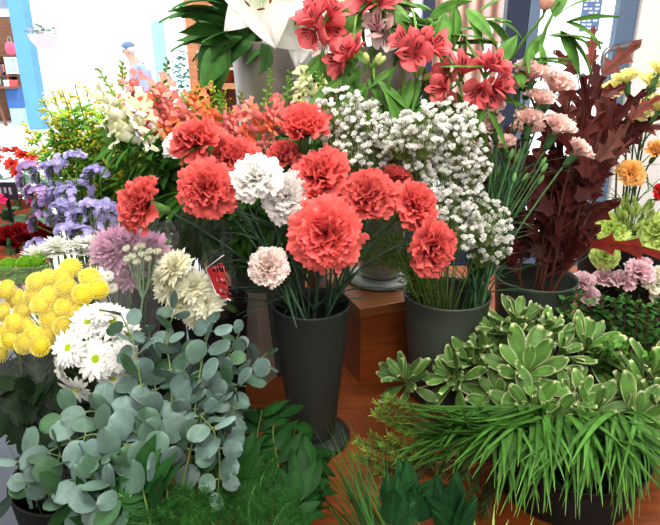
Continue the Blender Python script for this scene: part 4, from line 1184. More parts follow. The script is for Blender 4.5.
GB = (lin(120, 165, 75), lin(150, 190, 105)); PB = (lin(140, 165, 95), lin(205, 130, 125))
SR = np.array([-0.13, 1.12, ZT + 0.27])
both = lambda us: [(u, s) for u in us for s in (-0.9, 0.8)]
SNAP = [
    ('pink snapdragon arching over with a dark curved tip, left of centre', (152, 85), (158, 140), 1.0, [(0.1, -.9), (.12, .7), (.35, .6), (.4, -.8), (.62, -.5), (.6, .8), (.8, .4)], SNC, PB, (14, 0), 20),
    ('pink snapdragon farthest left of the coral ones, over the white one', (133, 84), (142, 138), 1.02, [(0.0, .4), (.2, -.8), (.25, .7), (.5, -.5), (.55, .6), (.85, .2)], SNC, PB, (-6, 0), 19),
    ('pink and orange snapdragon with curled green tip above the coral carnation', (202, 84), (182, 136), 1.04, both([.05, .3]) + [(.55, .3)], SNC, GB, (-14, 14), 19),
    ('orange snapdragon behind the tilted coral carnation, thick green buds', (219, 96), (224, 138), 1.03, both([.02, .3]) + [(.5, -.6)], [SNC[1], SNC[2]], GB, (0, 0), 19),
    ('coral snapdragon right below the silver bucket, tallest green tip', (271, 70), (256, 146), 1.02, both([.05, .22]) + [(.36, -.7), (.4, .7)], [SNC[1], SNC[0], SNC[2]], GB, (6, 0), 19),
    ('coral snapdragon just right of the tallest one, second green tip', (290, 72), (280, 132), 1.04, both([.02, .2]) + [(.36, -.5)], [SNC[2], SNC[0]], GB, (4, 0), 18),
    ('coral snapdragon under the bucket, between two green tips', (241, 92), (243, 142), 1.05, both([.05, .25, .5]), [SNC[2], SNC[1]], PB, (0, 0), 18),
    ('pink snapdragon spike at the right, its bud tip leaning to the cream ones', (302, 88), (284, 128), 1.06, both([.1, .4]), [SNC[2]], PB, (0, 0), 17),
    ('pink snapdragon behind the dark curved tip, under the wooden shelf', (170, 96), (172, 136), 1.07, both([.05, .3, .55]), [SNC[0], SNC[2]], PB, (0, 0), 18),
]
for i, (lab, tip, low, Y, fl, hd, bc, bend, fs) in enumerate(SNAP):
    a = i * 2.4; snapdragon(lab, tip, low, Y, fl, hd, (SR[0] + .035 * math.cos(a), SR[1] + .035 * math.sin(a), ZT + .05), bc, bend, fs=fs,
                            rim=SR + np.array([.05 * math.cos(a), .05 * math.sin(a), 0]))
SNAP2 = [
    ('cream snapdragon right of the coral ones, taller of two pale spikes', (303, 64), (316, 122), 1.01, both([.08, .3, .5]) + [(.68, -.3)], (4, 0)),
    ('cream snapdragon right of the taller pale spike, over the topmost carnation', (318, 72), (334, 124), 1.0, both([.08, .35]) + [(.6, .5)], (4, 0)),
]
for i, (lab, tip, low, Y, fl, bend) in enumerate(SNAP2):
    snapdragon(lab, tip, low, Y, fl, SNY, (SR[0] + .045, SR[1] - .03 + .03 * i, ZT + .05), (lin(130, 172, 85), lin(200, 215, 150)), bend, nb=18, fs=18,
               rim=SR + np.array([.065, -.02, 0]))
snapdragon('white snapdragon arching left, in front of the goldenrod', (97, 68), (140, 148), 0.97, [(.08, -.9), (.06, .8), (.22, -.9), (.26, .8), (.40, -.9), (.46, .8), (.58, -.8)], SNW,
           (SR[0] - .05, SR[1] - .02, ZT + .05), (lin(140, 175, 80), lin(215, 228, 170)), (8, 4), fs=24, rim=SR + np.array([-.065, -.02, 0]))
snapdragon('green-tipped white snapdragon bud spike behind the white arching one', (122, 62), (124, 112), 1.05, [(.05, .5), (.1, -.7)], SNW,
           (SR[0] - .04, SR[1] + .03, ZT + .05), (lin(150, 175, 80), lin(205, 205, 120)), (0, 0), fs=17, rim=SR + np.array([-.06, .02, 0]))
snapdragon('slim dark green snapdragon tip below the teal doorpost', (168, 60), (160, 100), 1.08, [(.0, .6), (.05, -.5)], [SNC[0]],
           (SR[0] - .02, SR[1] + .04, ZT + .05), (lin(95, 140, 80), lin(120, 150, 90)), (0, 0), fs=14, rim=SR + np.array([-.03, .06, 0]), budlen=0.8)


# leafy snapdragon stems filling the space behind the carnations
fi = []
for k, (px, py) in enumerate([(150, 168), (165, 190), (172, 222), (188, 175), (195, 240), (215, 225), (228, 250), (240, 210), (255, 235), (275, 240), (300, 225), (310, 160), (262, 160), (345, 240), (360, 255), (180, 205), (335, 160), (210, 262), (245, 265), (205, 165), (120, 180), (135, 195), (112, 160), (140, 215), (160, 240), (185, 262), (150, 150), (172, 160), (128, 160), (205, 205), (225, 190), (180, 225), (160, 210), (270, 215), (330, 265), (300, 260), (290, 190), (310, 200), (186, 252), (178, 240), (194, 266), (176, 256), (168, 250), (200, 252)]):
    tp = pt(px, py - 14, 1.0 + jit(.02)); base = np.array([SR[0] + jit(.03), SR[1] + jit(.03), ZT + .05]); rim = SR + np.array([jit(.03), -.04, 0]); t = thing('snapdragon_stem_foliage', '', 'foliage', base)
    t.name = 'leafy_snapdragon'
    P = np.concatenate([bez(base, (base + rim) / 2, rim, 4)[:-1], bez(rim, rim * .5 + tp * .5 + np.array([0, 0, .03]), tp, 12)]); ms = MB(); tube(ms, P - base, (.0026, .001), 5, lin(90, 130, 60)); ml = MB()
    for q in range(95):
        u = uni(.25, 1); j = min(len(P) - 2, int(u * (len(P) - 1))); p = P[j] + (P[j + 1] - P[j]) * uni(0, 1); d = nrm(P[j + 1] - P[j]); sd = nrm(np.cross(d, RNG.normal(size=3)))
        L = .055 * uni(.7, 1.3); c = lin(80, 132, 54) * uni(.55, 1.25)
        sheet(ml, p - base, d * .5 + sd, nrm(d + RNG.normal(size=3) * .3), L, L * .26, lance, 6, 3, curl=-.6, cup=-.1, col=c)
    part('stem', ms.mesh('leafy_stem', STEM), t); part('foliage', ml.mesh('stem_leaves', LEAF), t); fi.append((t, px, py))
rank_label([(t, x) for t, x, y in fi if y < 182], 'leafy green snapdragon stem without flowers, upper tier behind the carnations, {}')
rank_label([(t, x) for t, x, y in fi if 182 <= y < 230], 'leafy green snapdragon stem without flowers, middle tier behind the carnations, {}')
rank_label([(t, x) for t, x, y in fi if y >= 230], 'leafy green snapdragon stem without flowers, low behind the carnation stems, {}')

# ---------------------------------------------------------------- goldenrod
GR_ = [(42, 100), (24, 124), (52, 92), (62, 90), (75, 86), (86, 88), (96, 96), (70, 104), (52, 118), (85, 112), (110, 96), (116, 122), (100, 128), (78, 130), (34, 132),
       (190, 96), (200, 88), (212, 84), (180, 92), (176, 108), (64, 140), (110, 150), (130, 158), (150, 160), (178, 140), (44, 118), (92, 140), (120, 140), (140, 148), (60, 128), (104, 116), (88, 152), (128, 128), (160, 150), (118, 168)]
gl = []
for i, (px, py) in enumerate(GR_):
    far = px > 150 and py < 120
    Y = 1.22 if far else uni(1.06, 1.14); tp = pt(px, py, Y)
    base = np.array([-0.44 + jit(.02), 1.28 + jit(.02), 0.76]) if not far else np.array([SR[0] + jit(.02), SR[1] + .05, ZT + .05])
    rim = np.array([base[0] + np.clip(tp[0] - base[0], -.05, .05), base[1] - 0.05, 1.0]) if not far else SR + np.array([-.02, .06, 0.0])
    t = thing('goldenrod', '', 'goldenrod', base)
    P = np.concatenate([bez(base, (base + rim) / 2, rim, 4)[:-1], bez(rim, rim * 0.5 + tp * 0.5 + np.array([0, 0, 0.05]), tp, 14)])
    ms = MB(); tube(ms, P - base, (0.0025, 0.0009), 5, lin(105, 135, 60)); ml = MB(); mf = MB()
    for k in range(90):
        u = uni(0.3, 0.97); j = int(u * (len(P) - 2)); f_ = u * (len(P) - 2) - j; p = P[j] * (1 - f_) + P[j + 1] * f_; d = nrm(P[j + 1] - P[j])
        sd = nrm(np.cross(d, RNG.normal(size=3))); L = 0.052 * (1.15 - 0.6 * u) * uni(.8, 1.3)
        sheet(ml, p - base, d * 0.6 + sd, d, L, 0.0095, lance, 5, 3, curl=-0.5, col=lin(132, 188, 72) * uni(.75, 1.15))
    for k in range(9):
        u = 0.72 + 0.28 * k / 9; j = min(len(P) - 2, int(u * (len(P) - 1))); p = P[j]; d = nrm(P[j + 1] - P[j]); sd = nrm(np.cross(d, RNG.normal(size=3)))
        e = p + (sd * 0.8 + d * 0.7) * 0.034 * (1.25 - u) * 2.2 if k < 8 else tp
        B_ = bez(p, (p + e) / 2 + d * 0.006, e, 5); tube(ms, B_ - base, 0.0008, 3, lin(120, 145, 60))
        for q in range(13):
            b_ = B_[int(uni(1, 5))] + RNG.normal(size=3) * 0.0035
            blob(mf, b_ - base, uni(0.0014, 0.0028), (lin(255, 238, 110) if uni(0, 1) < .6 else lin(205, 228, 110)) * uni(.8, 1.1), nu=4, nv=5)
    part('stem', ms.mesh('goldenrod_stem', STEM), t); part('foliage', ml.mesh('goldenrod_leaves', LEAF), t); part('florets', mf.mesh('goldenrod_florets', PETAL), t, kind='stuff')
    gl.append((t, px, py, far))
rank_label([(t, x) for t, x, y, f in gl if f], 'yellow goldenrod sprig before the wooden shelf, {}')
rank_label([(t, x) for t, x, y, f in gl if not f and y < 108], 'yellow goldenrod sprig, upper row before the pale doorway, {}')
rank_label([(t, x) for t, x, y, f in gl if not f and 108 <= y < 134], 'goldenrod sprig, middle row above the statice, {}')
rank_label([(t, x) for t, x, y, f in gl if not f and y >= 134], 'goldenrod sprig, lowest row just over the statice, {}')

# ---------------------------------------------------------------- statice
fl_ = MB()
for k in range(5):
    a = k * 2 * PI / 5; d = np.array([math.cos(a), math.sin(a), 0.55]); sheet(fl_, (0, 0, 0.1), d, (-math.cos(a) * .5, -math.sin(a) * .5, 1), 0.55, 0.55, fan, 3, 3, curl=-0.5, col=(1, 1, 1))
lathe(fl_, [(0.06, -0.5), (0.13, 0.12)], 5, (0.55, 0.6, 0.5))
SV, SF, SCc = np.concatenate(fl_.v), fl_.f, np.concatenate(fl_.c)
STA = [(33, 171, -.4), (47, 170, -.2), (58, 163, -.2), (72, 160, .1), (31, 190, -.6), (48, 198, -.4), (63, 190, -.1), (80, 184, .2), (92, 200, .4), (60, 208, -.2), (76, 206, 0),
       (44, 214, -.5), (84, 222, .3), (100, 214, .5), (70, 228, 0), (103, 172, .4), (55, 182, -.2), (88, 236, .3), (40, 240, -.3), (110, 206, .6)]
sl = []
for i, (px, py, lean) in enumerate(STA):
    Y = uni(0.94, 1.0) if py > 185 else uni(0.98, 1.03); h = pt(px, py, Y); base = np.array([-0.46 + jit(.02), 1.03 + jit(.02), 0.76])
    rim = np.array([-0.46 + jit(.03), 1.0, 0.99]); t = thing('statice', '', 'statice', base)
    f0 = h - np.array([lean * 0.03, -0.01, 0.045])
    P = np.concatenate([bez(base, (base + rim) / 2, rim, 4)[:-1], bez(rim, rim * .4 + f0 * .6 + np.array([0, 0, .02]), f0, 8)])
    ms = MB(); tube(ms, P - base, (0.002, 0.0013), 5, lin(85, 125, 60))
    pinkish = i in (0, 4, 11)
    for k in range(3 if py > 175 else 2):
        off = np.array([(k - 1) * 0.021 + jit(.004), jit(.008), -abs(k - 1) * 0.012 + jit(.006)]); c = h + off
        dirn = nrm(np.array([lean * 0.6 + (k - 1) * .5, -0.35 + jit(.2), 0.8])); tang = nrm(np.cross(dirn, [0.1, 1, 0.2])) if k % 2 else nrm(np.array([.3, -.5, .8]))
        tube(ms, bez(f0, (f0 + c) / 2, c - dirn * .008, 5) - base, 0.0012, 4, lin(95, 130, 65))
        mf = MB()
        sheet(mf, c - base - tang * .017 - dirn * .007, tang, dirn, .034, .008, strap, 5, 3, curl=0, col=lin(110, 120, 75))
        for q in range(38):
            s_ = uni(-1, 1); w_ = jit(.004); wv = nrm(np.cross(tang, dirn))
            p = c + tang * s_ * .017 + wv * w_ + dirn * (0.002 - 0.006 * s_ * s_ + abs(jit(.0012))) - base
            dd = nrm(dirn + tang * s_ * .5 + wv * w_ * 90 + RNG.normal(size=3) * .25); R = frame(dd, [.2, .3, .9])
            cc = (lin(202, 196, 238) if not pinkish else lin(200, 176, 220)) * uni(.82, 1.18)
            mf.add(SV[:, [0, 2, 1]] @ R.T * uni(.0075, .0115) + p, SF, SCc * cc)
        part('flower_cluster', mf.mesh('statice_florets', PETAL), t)
    part('stem', ms.mesh('statice_stem', STEM), t)
    sl.append((t, px, py))
rank_label([(t, x) for t, x, y in sl if y < 185], 'lavender statice stem in the upper row, {}')
rank_label([(t, x) for t, x, y in sl if 185 <= y < 212], 'lavender statice stem in the middle row, {}')
rank_label([(t, x) for t, x, y in sl if y >= 212], 'lavender statice stem low in the clump, over the white mums, {}')
# ================================================================== WRAPPED BUNCHES, LEFT
YB = np.array([-0.42, 0.76, 0.62]); YR = np.array([-0.42, 0.745, 0.86])
DKL = lin(42, 66, 36)


def spray(name, lab, cat, base, rim, heads, meshes, sizes, scol=lin(80, 110, 55), leaves=6, lcol=DKL, extra=None, fork=0.10, group=None, leafpx=None):
    """one branching stem with several blossoms: heads = [(point, axis)]"""
    base = np.asarray(base, float); rim = np.asarray(rim, float); t = thing(name, lab, cat, base, group)
    c = np.mean([h for h, a in heads], axis=0); ax = nrm(np.mean([a for h, a in heads], axis=0))
    f0 = c - ax * 0.03 - nrm(c - rim) * min(fork, 0.6 * np.linalg.norm(c - rim))
    P = np.concatenate([bez(base, (base + rim) / 2, rim, 4)[:-1], bez(rim, (rim + f0) / 2 + np.array([0, 0, .012]), f0, 7)])
    ms = MB(); tube(ms, P - base, (.0026, .0018), 5, scol)
    for k, (h, a) in enumerate(heads):
        e = h - nrm(a) * sizes[k] * 0.12
        tube(ms, bez(f0, (f0 + e) / 2 - nrm(a) * .012, e, 6) - base, .0013, 4, scol)
        M = orient(h - base, a, sizes[k], uni(0, 6.28))
        b = part('blossom', meshes[k % len(meshes)], t, M)
        if extra is not None:
            part('flower_centre', extra, b)
    part('stem', ms.mesh('spray_stem', STEM), t)
    if leaves:
        mb = MB()
        for k in range(leaves):
            p = P[int(uni(4, len(P)))]; d = nrm(RNG.normal(size=3) + np.array([0, -.5, .1]))
            lobed_leaf(mb, p - base, d, nrm(RNG.normal(size=3) * .4 + np.array([0, -.4, 1])), .05 * uni(.7, 1.2), .032, lcol * uni(.7, 1.2))
        part('foliage', mb.mesh('spray_leaves', LEAF), t)
    return t


def lobed_leaf(mb, o, d, n, L, W, col, lobes=3, nu=15, depth_=0.5, point=0.15, curl=-0.4):
    t = np.linspace(0, 1, nu)

    def pf(t):
        env = np.sin(PI * np.clip(t * .93 + .05, 0, 1)) ** .7
        saw = (t * lobes) % 1.0
        return np.clip(env * (1 - depth_ * (1 - saw ** .8)) + .03, 0, 1)
    sheet(mb, o, d, n, L, W, pf, nu, 5, curl=curl, cup=-.1, round_=-point, col=col)


YC, YC2 = lin(255, 236, 84), lin(255, 247, 140)
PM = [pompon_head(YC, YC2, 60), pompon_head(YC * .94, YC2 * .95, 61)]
GM = pompon_head(lin(120, 175, 45), lin(150, 200, 70), 62, n=110)
YEL = [(71, 268, 0), (90, 278, 0), (62, 278, 0), (66, 288, 0), (83, 294, 0), (98, 289, 0), (49, 279, 1), (37, 282, 1), (50, 296, 1), (34, 296, 1), (41, 305, 1),
       (66, 307, 2), (82, 313, 2), (50, 320, 2), (64, 327, 2), (56, 308, 2), (16, 299, 3), (23, 312, 3), (6, 290, 3), (3, 313, 3), (14, 324, 3), (27, 328, 4), (46, 336, 4), (24, 344, 4), (40, 346, 4), (34, 336, 4),
       (2, 335, 5), (1, 352, 5), (-10, 322, 5), (-14, 344, 5), (10, 340, 5)]
for g_, lab in enumerate(('yellow pompon chrysanthemum spray at the upper right, by the film edge', 'yellow pompon chrysanthemum spray along the top, right of the green ones',
                          'yellow pompon chrysanthemum spray nearest the white daisies', 'yellow pompon chrysanthemum spray below the green ones, at left',
                          'yellow pompon chrysanthemum spray at the bottom of the bunch', 'yellow pompon chrysanthemum spray cut by the left edge')):
    hs, sz = [], []
    for (px, py, q) in YEL:
        if q == g_:
            h = pt(px, py, 0.80 - (py - 268) * 0.0011 + jit(.006)); hs.append((h, view_axis((px - 45) / 90, .55 - (py - 268) / 130, .8))); sz.append(22.5 / F * depth(h))
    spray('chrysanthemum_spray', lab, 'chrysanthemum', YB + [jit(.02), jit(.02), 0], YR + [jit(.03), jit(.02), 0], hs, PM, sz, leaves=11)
hs = [(pt(px, py, .86), view_axis(-.2, .6, .8)) for px, py in ((8, 266), (13, 279), (25, 264), (37, 262), (42, 271), (24, 275), (-4, 274))]
spray('chrysanthemum_spray', 'green button chrysanthemum spray behind the yellow bunch at the left edge', 'chrysanthemum', YB + [0, .03, 0], YR + [0, .03, 0], hs, [GM], [20 / F * depth(h) for h, a in hs], leaves=4)
# white chrysanthemums behind
WM = [mum_head((.92, .92, .89), (.88, .90, .76), 70, rings=4, n0=22, W=.085, incurve=.25), mum_head((.92, .92, .89), (.90, .90, .78), 71, rings=4, n0=20, W=.09, incurve=.3)]
CDISC = disc_mesh(lin(205, 205, 60), .09, .05, 40)
hs = [(pt(px, py, .885), view_axis(ax, .95, .35)) for px, py, ax in ((36, 257, -.3), (50, 254, -.1), (64, 253, 0), (57, 248, 0))]
spray('chrysanthemum_spray', 'white chrysanthemum spray directly behind the yellow bunch', 'chrysanthemum', YB + [.01, .04, 0], YR + [.02, .03, 0], hs, WM, [34 / F * depth(h) for h, a in hs], leaves=3)
hs = [(pt(px, py, .90), view_axis(ax, .9, .35)) for px, py, ax in ((80, 246, 0), (92, 244, .2), (100, 251, .3), (88, 254, .1))]
spray('chrysanthemum_spray', 'white chrysanthemum spray below the statice, left of the pink ones', 'chrysanthemum', YB + [.03, .04, 0], YR + [.04, .03, 0], hs, WM, [26 / F * depth(h) for h, a in hs], leaves=3)
# white daisies
DH = [daisy_head(80), daisy_head(81), daisy_head(82)]; DD = disc_mesh(lin(175, 195, 35), .115, .05, 70)
DAI = [('white daisy chrysanthemum spray with the largest flower facing forward', [(96, 359, (0, .15, 1), 47), (77, 389, (-.3, -.7, .7), 42), (122, 357, (.4, .1, .9), 36)]),
       ('white daisy chrysanthemum spray at the upper left of the daisies', [(88, 322, (-.1, .45, .85), 42), (69, 348, (-.35, .2, .9), 44), (61, 369, (-.7, -.2, .6), 32)]),
       ('white daisy chrysanthemum spray half behind the eucalyptus leaves', [(113, 322, (.3, .5, .8), 42), (128, 334, (.7, .3, .6), 36), (113, 378, (.3, -.5, .8), 32), (102, 312, (.1, .8, .5), 34)])]
for k, (lab, L_) in enumerate(DAI):
    hs, sz = [], []
    for px, py, ax, s in L_:
        h = pt(px, py, 0.69 - (.0 if py > 340 else -.03)); hs.append((h, view_axis(*ax))); sz.append(s / F * depth(h) * 1.0)
    spray('daisy_spray', lab, 'daisy', YB + [.04, -.03, 0], YR + [.05, -.03 + .01 * k, 0], hs, DH, sz, extra=DD, leaves=9)
# dark chrysanthemum leaves hanging over the bucket, left
for k, (lab, pts_) in enumerate((('dark lobed foliage stem hanging at the left edge under the yellow bunch', [(5, 365), (15, 385), (30, 375), (18, 405), (35, 400), (8, 395), (28, 415), (20, 370)]),
                                 ('dark lobed foliage stem left of the white daisies, over the grey floor', [(45, 372), (40, 390), (52, 385), (45, 410), (58, 400), (36, 412), (50, 418), (34, 360)]))):
    base = YB + [-.02 + .03 * k, -.03, 0]; t = thing('chrysanthemum_foliage', lab, 'foliage', base)
    rim = YR + [-.03 + .04 * k, -.05, 0.01]; ms = MB(); ml = MB(); f0 = pt(pts_[0][0] + 15, pts_[0][1] - 15, .72)
    tube(ms, np.concatenate([bez(base, (base + rim) / 2, rim, 4)[:-1], bez(rim, (rim + f0) / 2 + [0, 0, .02], f0, 5)]) - base, .002, 5, lin(60, 80, 45))
    for px, py in pts_:
        p = pt(px, py, uni(.70, .76)); st_p = f0 + (p - f0) * .2
        tube(ms, bez(f0, f0 * .5 + p * .5 + [0, 0, .01], p, 5) - base, .001, 4, lin(60, 80, 45))
        for q in range(4):
            lobed_leaf(ml, p - base + RNG.normal(size=3) * .008, view_axis(jit(.8), -.6 + jit(.4), .4), view_axis(jit(.3), .5, .9), .045 * uni(.8, 1.3), .034, lin(36, 58, 32) * uni(.6, 1.3))
    part('stem', ms.mesh('foliage_stem', STEM), t); part('foliage', ml.mesh('lobed_leaves', LEAF), t)

# pink chrysanthemums in film, with tiny white buds
PK = [mum_head(lin(240, 205, 228), lin(230, 180, 212), 75, rings=8, n0=24, W=.11, incurve=.9), mum_head(lin(236, 198, 222), lin(225, 170, 205), 76, rings=8, n0=24, W=.11, incurve=.9)]
B2 = np.array([-0.30, 0.90, 0.90])
PB0 = np.array([-0.36, 0.80, 0.62]); PR0 = np.array([-0.36, .79, .88])
for lab, px, py, s, ax in (('pink chrysanthemum at the left in the clear film', 116, 251, 48, (-.1, .4, .9)), ('pink chrysanthemum at the right in the clear film, behind the buds', 151, 250, 36, (.3, .4, .8)),
                           ('pink chrysanthemum low in the clear film, under the white buds', 128, 274, 38, (.1, .2, .9)), ('pink chrysanthemum uppermost in the clear film, behind the far left carnation', 131, 243, 34, (0, .7, .7))):
    h = pt(px, py, .86); ax = view_axis(*ax); stemmed('chrysanthemum', lab, 'chrysanthemum', PB0 + [jit(.015), jit(.015), 0], h, ax, PK[py % 2], s / F * depth(h) * 1.15, ctrl=PR0 * .4 + h * .6 - [0, 0, .03], neck=.1, scol=lin(80, 110, 60))
BUD = MB()
for k in range(7):
    a = k * 2.4; blob(BUD, (.3 * math.cos(a) * (k > 0), .3 * math.sin(a) * (k > 0), .1 if k else .2), .2, lin(225, 230, 205), sq=(1, 1, 1.3), nu=6, nv=8)
BUDM = BUD.mesh('white_buds', WHITEP)
hs = [(pt(px + jit(1), py + jit(1), .82), view_axis(jit(.3), .7, .6)) for px, py in ((128, 250), (136, 247), (144, 246), (150, 251), (157, 254), (133, 256), (142, 254), (149, 259), (127, 259), (138, 262))]
spray('bud_spray', 'sprig of small white buds in front of the pink chrysanthemums', 'buds', PB0 + [.01, -.02, 0], PR0 + [.02, -.02, 0], hs, [BUDM], [9 / F * depth(h) for h, a in hs], scol=lin(120, 145, 110), leaves=0, fork=.05)
hs = [(pt(px, py, .81), view_axis(.1, .4, .8)) for px, py in ((108, 276), (103, 284), (112, 288))]
spray('daisy_spray', 'sprig of tiny white daisies under the pink chrysanthemums', 'daisy', PB0 + [0, -.03, 0], PR0 + [0, -.02, 0], hs, DH, [13 / F * depth(h) for h, a in hs], extra=DD, leaves=2, fork=.04)
# cream chrysanthemums in film
CM = [mum_head(lin(255, 254, 238), lin(253, 252, 222), 77, rings=6, n0=24, W=.11, incurve=.35), mum_head(lin(255, 254, 240), lin(253, 252, 225), 78, rings=6, n0=22, W=.11, incurve=.3)]
cbx = cb[0] - .012
CMS = [('cream chrysanthemum spray at the upper left of the film sleeve', [(176, 268, (-.2, .5, .8), 34), (170, 289, (-.5, .1, .8), 30), (166, 276, (-.6, .4, .6), 26)]),
       ('cream chrysanthemum spray at the lower right of the film sleeve', [(195, 288, (0, .45, .9), 34), (206, 303, (.2, .1, .95), 32), (184, 303, (-.2, -.2, .9), 30), (199, 316, (.1, -.6, .8), 28)])]
for k, (lab, L_) in enumerate(CMS):
    hs, sz = [], []
    for px, py, ax, s in L_:
        h = pt(px, py, .83 + .01 * k); hs.append((h, view_axis(*ax))); sz.append(s / F * depth(h) * 1.22)
    spray('chrysanthemum_spray', lab, 'chrysanthemum', (cbx + .01 * k, .95, ZT + .04), (cbx, .93, cb[2]), hs, CM, sz, extra=CDISC, leaves=4, lcol=lin(90, 115, 70), fork=.06)


# ---------------------------------------------------------------- wrapping film
def cone_wrap(name, lab, bottom, top, r0, r1, n=40, amp=.10, seed=1, cut=None, arc=(0, 2 * PI), rim_amp=.012):
    r = np.random.default_rng(seed); bottom = np.asarray(bottom, float); top = np.asarray(top, float)
    ax = nrm(top - bottom); X = nrm(np.cross([0, 1, 0], ax)); Yv = np.cross(ax, X)
    an = np.linspace(arc[0], arc[1], n); nt_ = 12
    ph = r.uniform(0, 6.28, 4); V = []
    for i in range(nt_):
        u = i / (nt_ - 1)
        for a in an:
            rr = (r0 + (r1 - r0) * u ** .85) * (1 + amp * u * math.sin(5 * a + ph[0]) + amp * .5 * math.sin(11 * a + ph[1] + 4 * u))
            hgt = rim_amp * u ** 3 * (math.sin(3 * a + ph[2]) + .6 * math.sin(7 * a + ph[3]))
            V.append(bottom + (top - bottom) * u + ax * hgt + rr * (math.cos(a) * X + math.sin(a) * Yv))
    t = thing(name, lab, 'wrapping', bottom)
    mb = MB(); mb.add(np.array(V) - bottom, gridf(nt_, n), (.9, .9, .9)); part('film', mb.mesh('film', FILM), t)
    E = np.array(V[-n:]) - bottom
    mb = MB(); tube(mb, E, .0004, 4, (.85, .87, .9)); part('film_edge', mb.mesh('film_edge', FILM), t)
    return t, np.array(V).reshape(nt_, n, 3)


cone_wrap('film_wrap', 'clear film wrapped around the yellow, green and white chrysanthemums', YR + [0, 0, -.03], pt(45, 262, .83), .05, .125, seed=2)
cone_wrap('film_wrap', 'clear film sleeve around the pink chrysanthemums', PR0 + [.0, 0, 0.02], pt(134, 226, .85), .035, .062, seed=3)
cw, CV = cone_wrap('film_wrap', 'clear film sleeve with red print around the cream chrysanthemums', (cbx, .92, cb[2] + .005), pt(190, 236, .84), .045, .058, seed=5)
# red printed corner of that sleeve: red patch with a dark-edged scrawl of lettering
rp = [pt(206, 268, .805), pt(222, 262, .80), pt(231, 300, .80), pt(216, 293, .80)]
cwb = np.array(cw.location)
mb = MB(); n_ = 8
G = np.array([[(1 - u) * ((1 - v) * rp[0] + v * rp[1]) + u * ((1 - v) * rp[3] + v * rp[2]) - np.array([0, .004 * math.sin(PI * v), 0]) for v in np.linspace(0, 1, n_)] for u in np.linspace(0, 1, n_)])
mb.add(G.reshape(-1, 3) - cwb, gridf(n_, n_), lin(190, 50, 50)); part('printed_panel', mb.mesh('printed_panel', plain_mat('red_print', lin(178, 48, 50), .35)), cw, label='red printed panel')


def onp(u, v, d): return (1 - u) * ((1 - v) * rp[0] + v * rp[1]) + u * ((1 - v) * rp[3] + v * rp[2]) - np.array([0, .004 * math.sin(PI * v) + d, 0])


for wd, dd, mt_, nm in ((.0022, .0015, plain_mat('print_dark', lin(70, 30, 32), .4), 'print_outline'), (.0012, .0024, plain_mat('print_pink', lin(225, 110, 120), .4), 'print_script')):
    mb = MB()
    for row in range(3):
        P = [onp(.05 + .42 * row * .8 + .10 * math.sin(q * 1.9 + row) + .1 * q / 14, .45 + .6 * (q / 14) + .05 * math.cos(q * 1.9), dd) - cwb for q in range(15)]
        tube(mb, P, wd, 5)
    part(nm, mb.mesh(nm, mt_), cw)
mb = MB(); tube(mb, np.array([rp[1] + [0.004, 0, .012], rp[0], rp[3], rp[2]]) - cwb - [0, .002, 0], .0012, 5, (.8, .8, .8)); part('film_fold_glint', mb.mesh('film_fold_glint', plain_mat('film_glint', (.75, .77, .8), .2)), cw)  # pale line along the fold, the film's glint put into its colour

# ---------------------------------------------------------------- potted plants at the far left
RM = [carnation_head(lin(158, 28, 36), lin(110, 12, 20), 90, npet=40)]


def potted(lab, cat, px, py, Y, heads, fc, lc, zb=.93, nleaf=60, spread=(.12, .08, .06), fsz=.022, nf=12, leafL=.05):
    c = pt(px, py, Y); base = np.array([c[0], Y + .02, zb + .0005]); g = thing('potted_plant', lab, cat, base)
    r_ = .075; hp = max(.05, c[2] - zb - .10)
    mb = MB(); lathe(mb, [(0, .0005), (r_ * .75, .0005), (r_, hp * .9), (r_ * 1.05, hp), (r_ * .9, hp), (r_ * .85, hp * .85), (0, hp * .85)], 24); part('pot', mb.mesh('plant_pot', MTER), g)
    top = c - base; ms = MB(); ml = MB()
    for k in range(10):
        a = k * .63; tube(ms, bez((jit(.02), jit(.02), hp * .8), (0, 0, top[2] - .06), top + [spread[0] * .7 * math.cos(a), spread[1] * .7 * math.sin(a), -.04], 6), .002, 4, lin(90, 120, 70))
    for k in range(nleaf):
        d = RNG.normal(size=3); d[2] = abs(d[2]) * .6; d = nrm(d); p = top + d * np.array(spread) * uni(.5, 1) - [0, 0, .045]
        sheet(ml, p, nrm(d * [1, 1, .3] + RNG.normal(size=3) * .3), (0, -.2, 1), leafL * uni(.7, 1.2), leafL * .8, ellip, 6, 5, curl=-.5, cup=-.1, col=lc * uni(.75, 1.15))
    part('stem', ms.mesh('plant_stems', STEM), g); part('foliage', ml.mesh('plant_leaves', LEAF), g)
    for k in range(nf):
        d = RNG.normal(size=3); d[2] = abs(d[2]) + .4; d[1] -= .4; d = nrm(d); p = top + d * np.array(spread)
        part('blossom', heads[k % len(heads)], g, orient(p, d, fsz * uni(.8, 1.2), uni(0, 6)))
    return g


PH = mum_head(lin(225, 60, 125), lin(200, 40, 100), 92, rings=2, n0=7, W=.3, incurve=-.2); PH2 = mum_head(lin(232, 96, 80), lin(210, 60, 50), 93, rings=3, n0=8, W=.26, incurve=.1)
potted('potted plant with coral flowers and silvery leaves at the left edge', 'potted plant', 8, 172, 1.60, [PH2], None, lin(150, 190, 170), spread=(.13, .08, .06), nf=16, fsz=.04)
potted('potted plant with bright pink flowers below the coral one', 'potted plant', 8, 212, 1.42, [PH], None, lin(95, 130, 100), spread=(.12, .06, .06), nf=14, fsz=.035, nleaf=45)
h = pt(98, 192, 1.2)
potted('small pink flowering plant behind the right of the statice', 'potted plant', 99, 196, 1.42, [PH], None, lin(95, 130, 80), spread=(.03, .03, .04), nf=6, fsz=.04, nleaf=14, zb=.93) if False else None
q = pt(5, 191, 1.40); g = thing('plant_label', 'dark plant label on a stick among the leaves at the left edge', 'sign', (q[0], 1.40, .935))
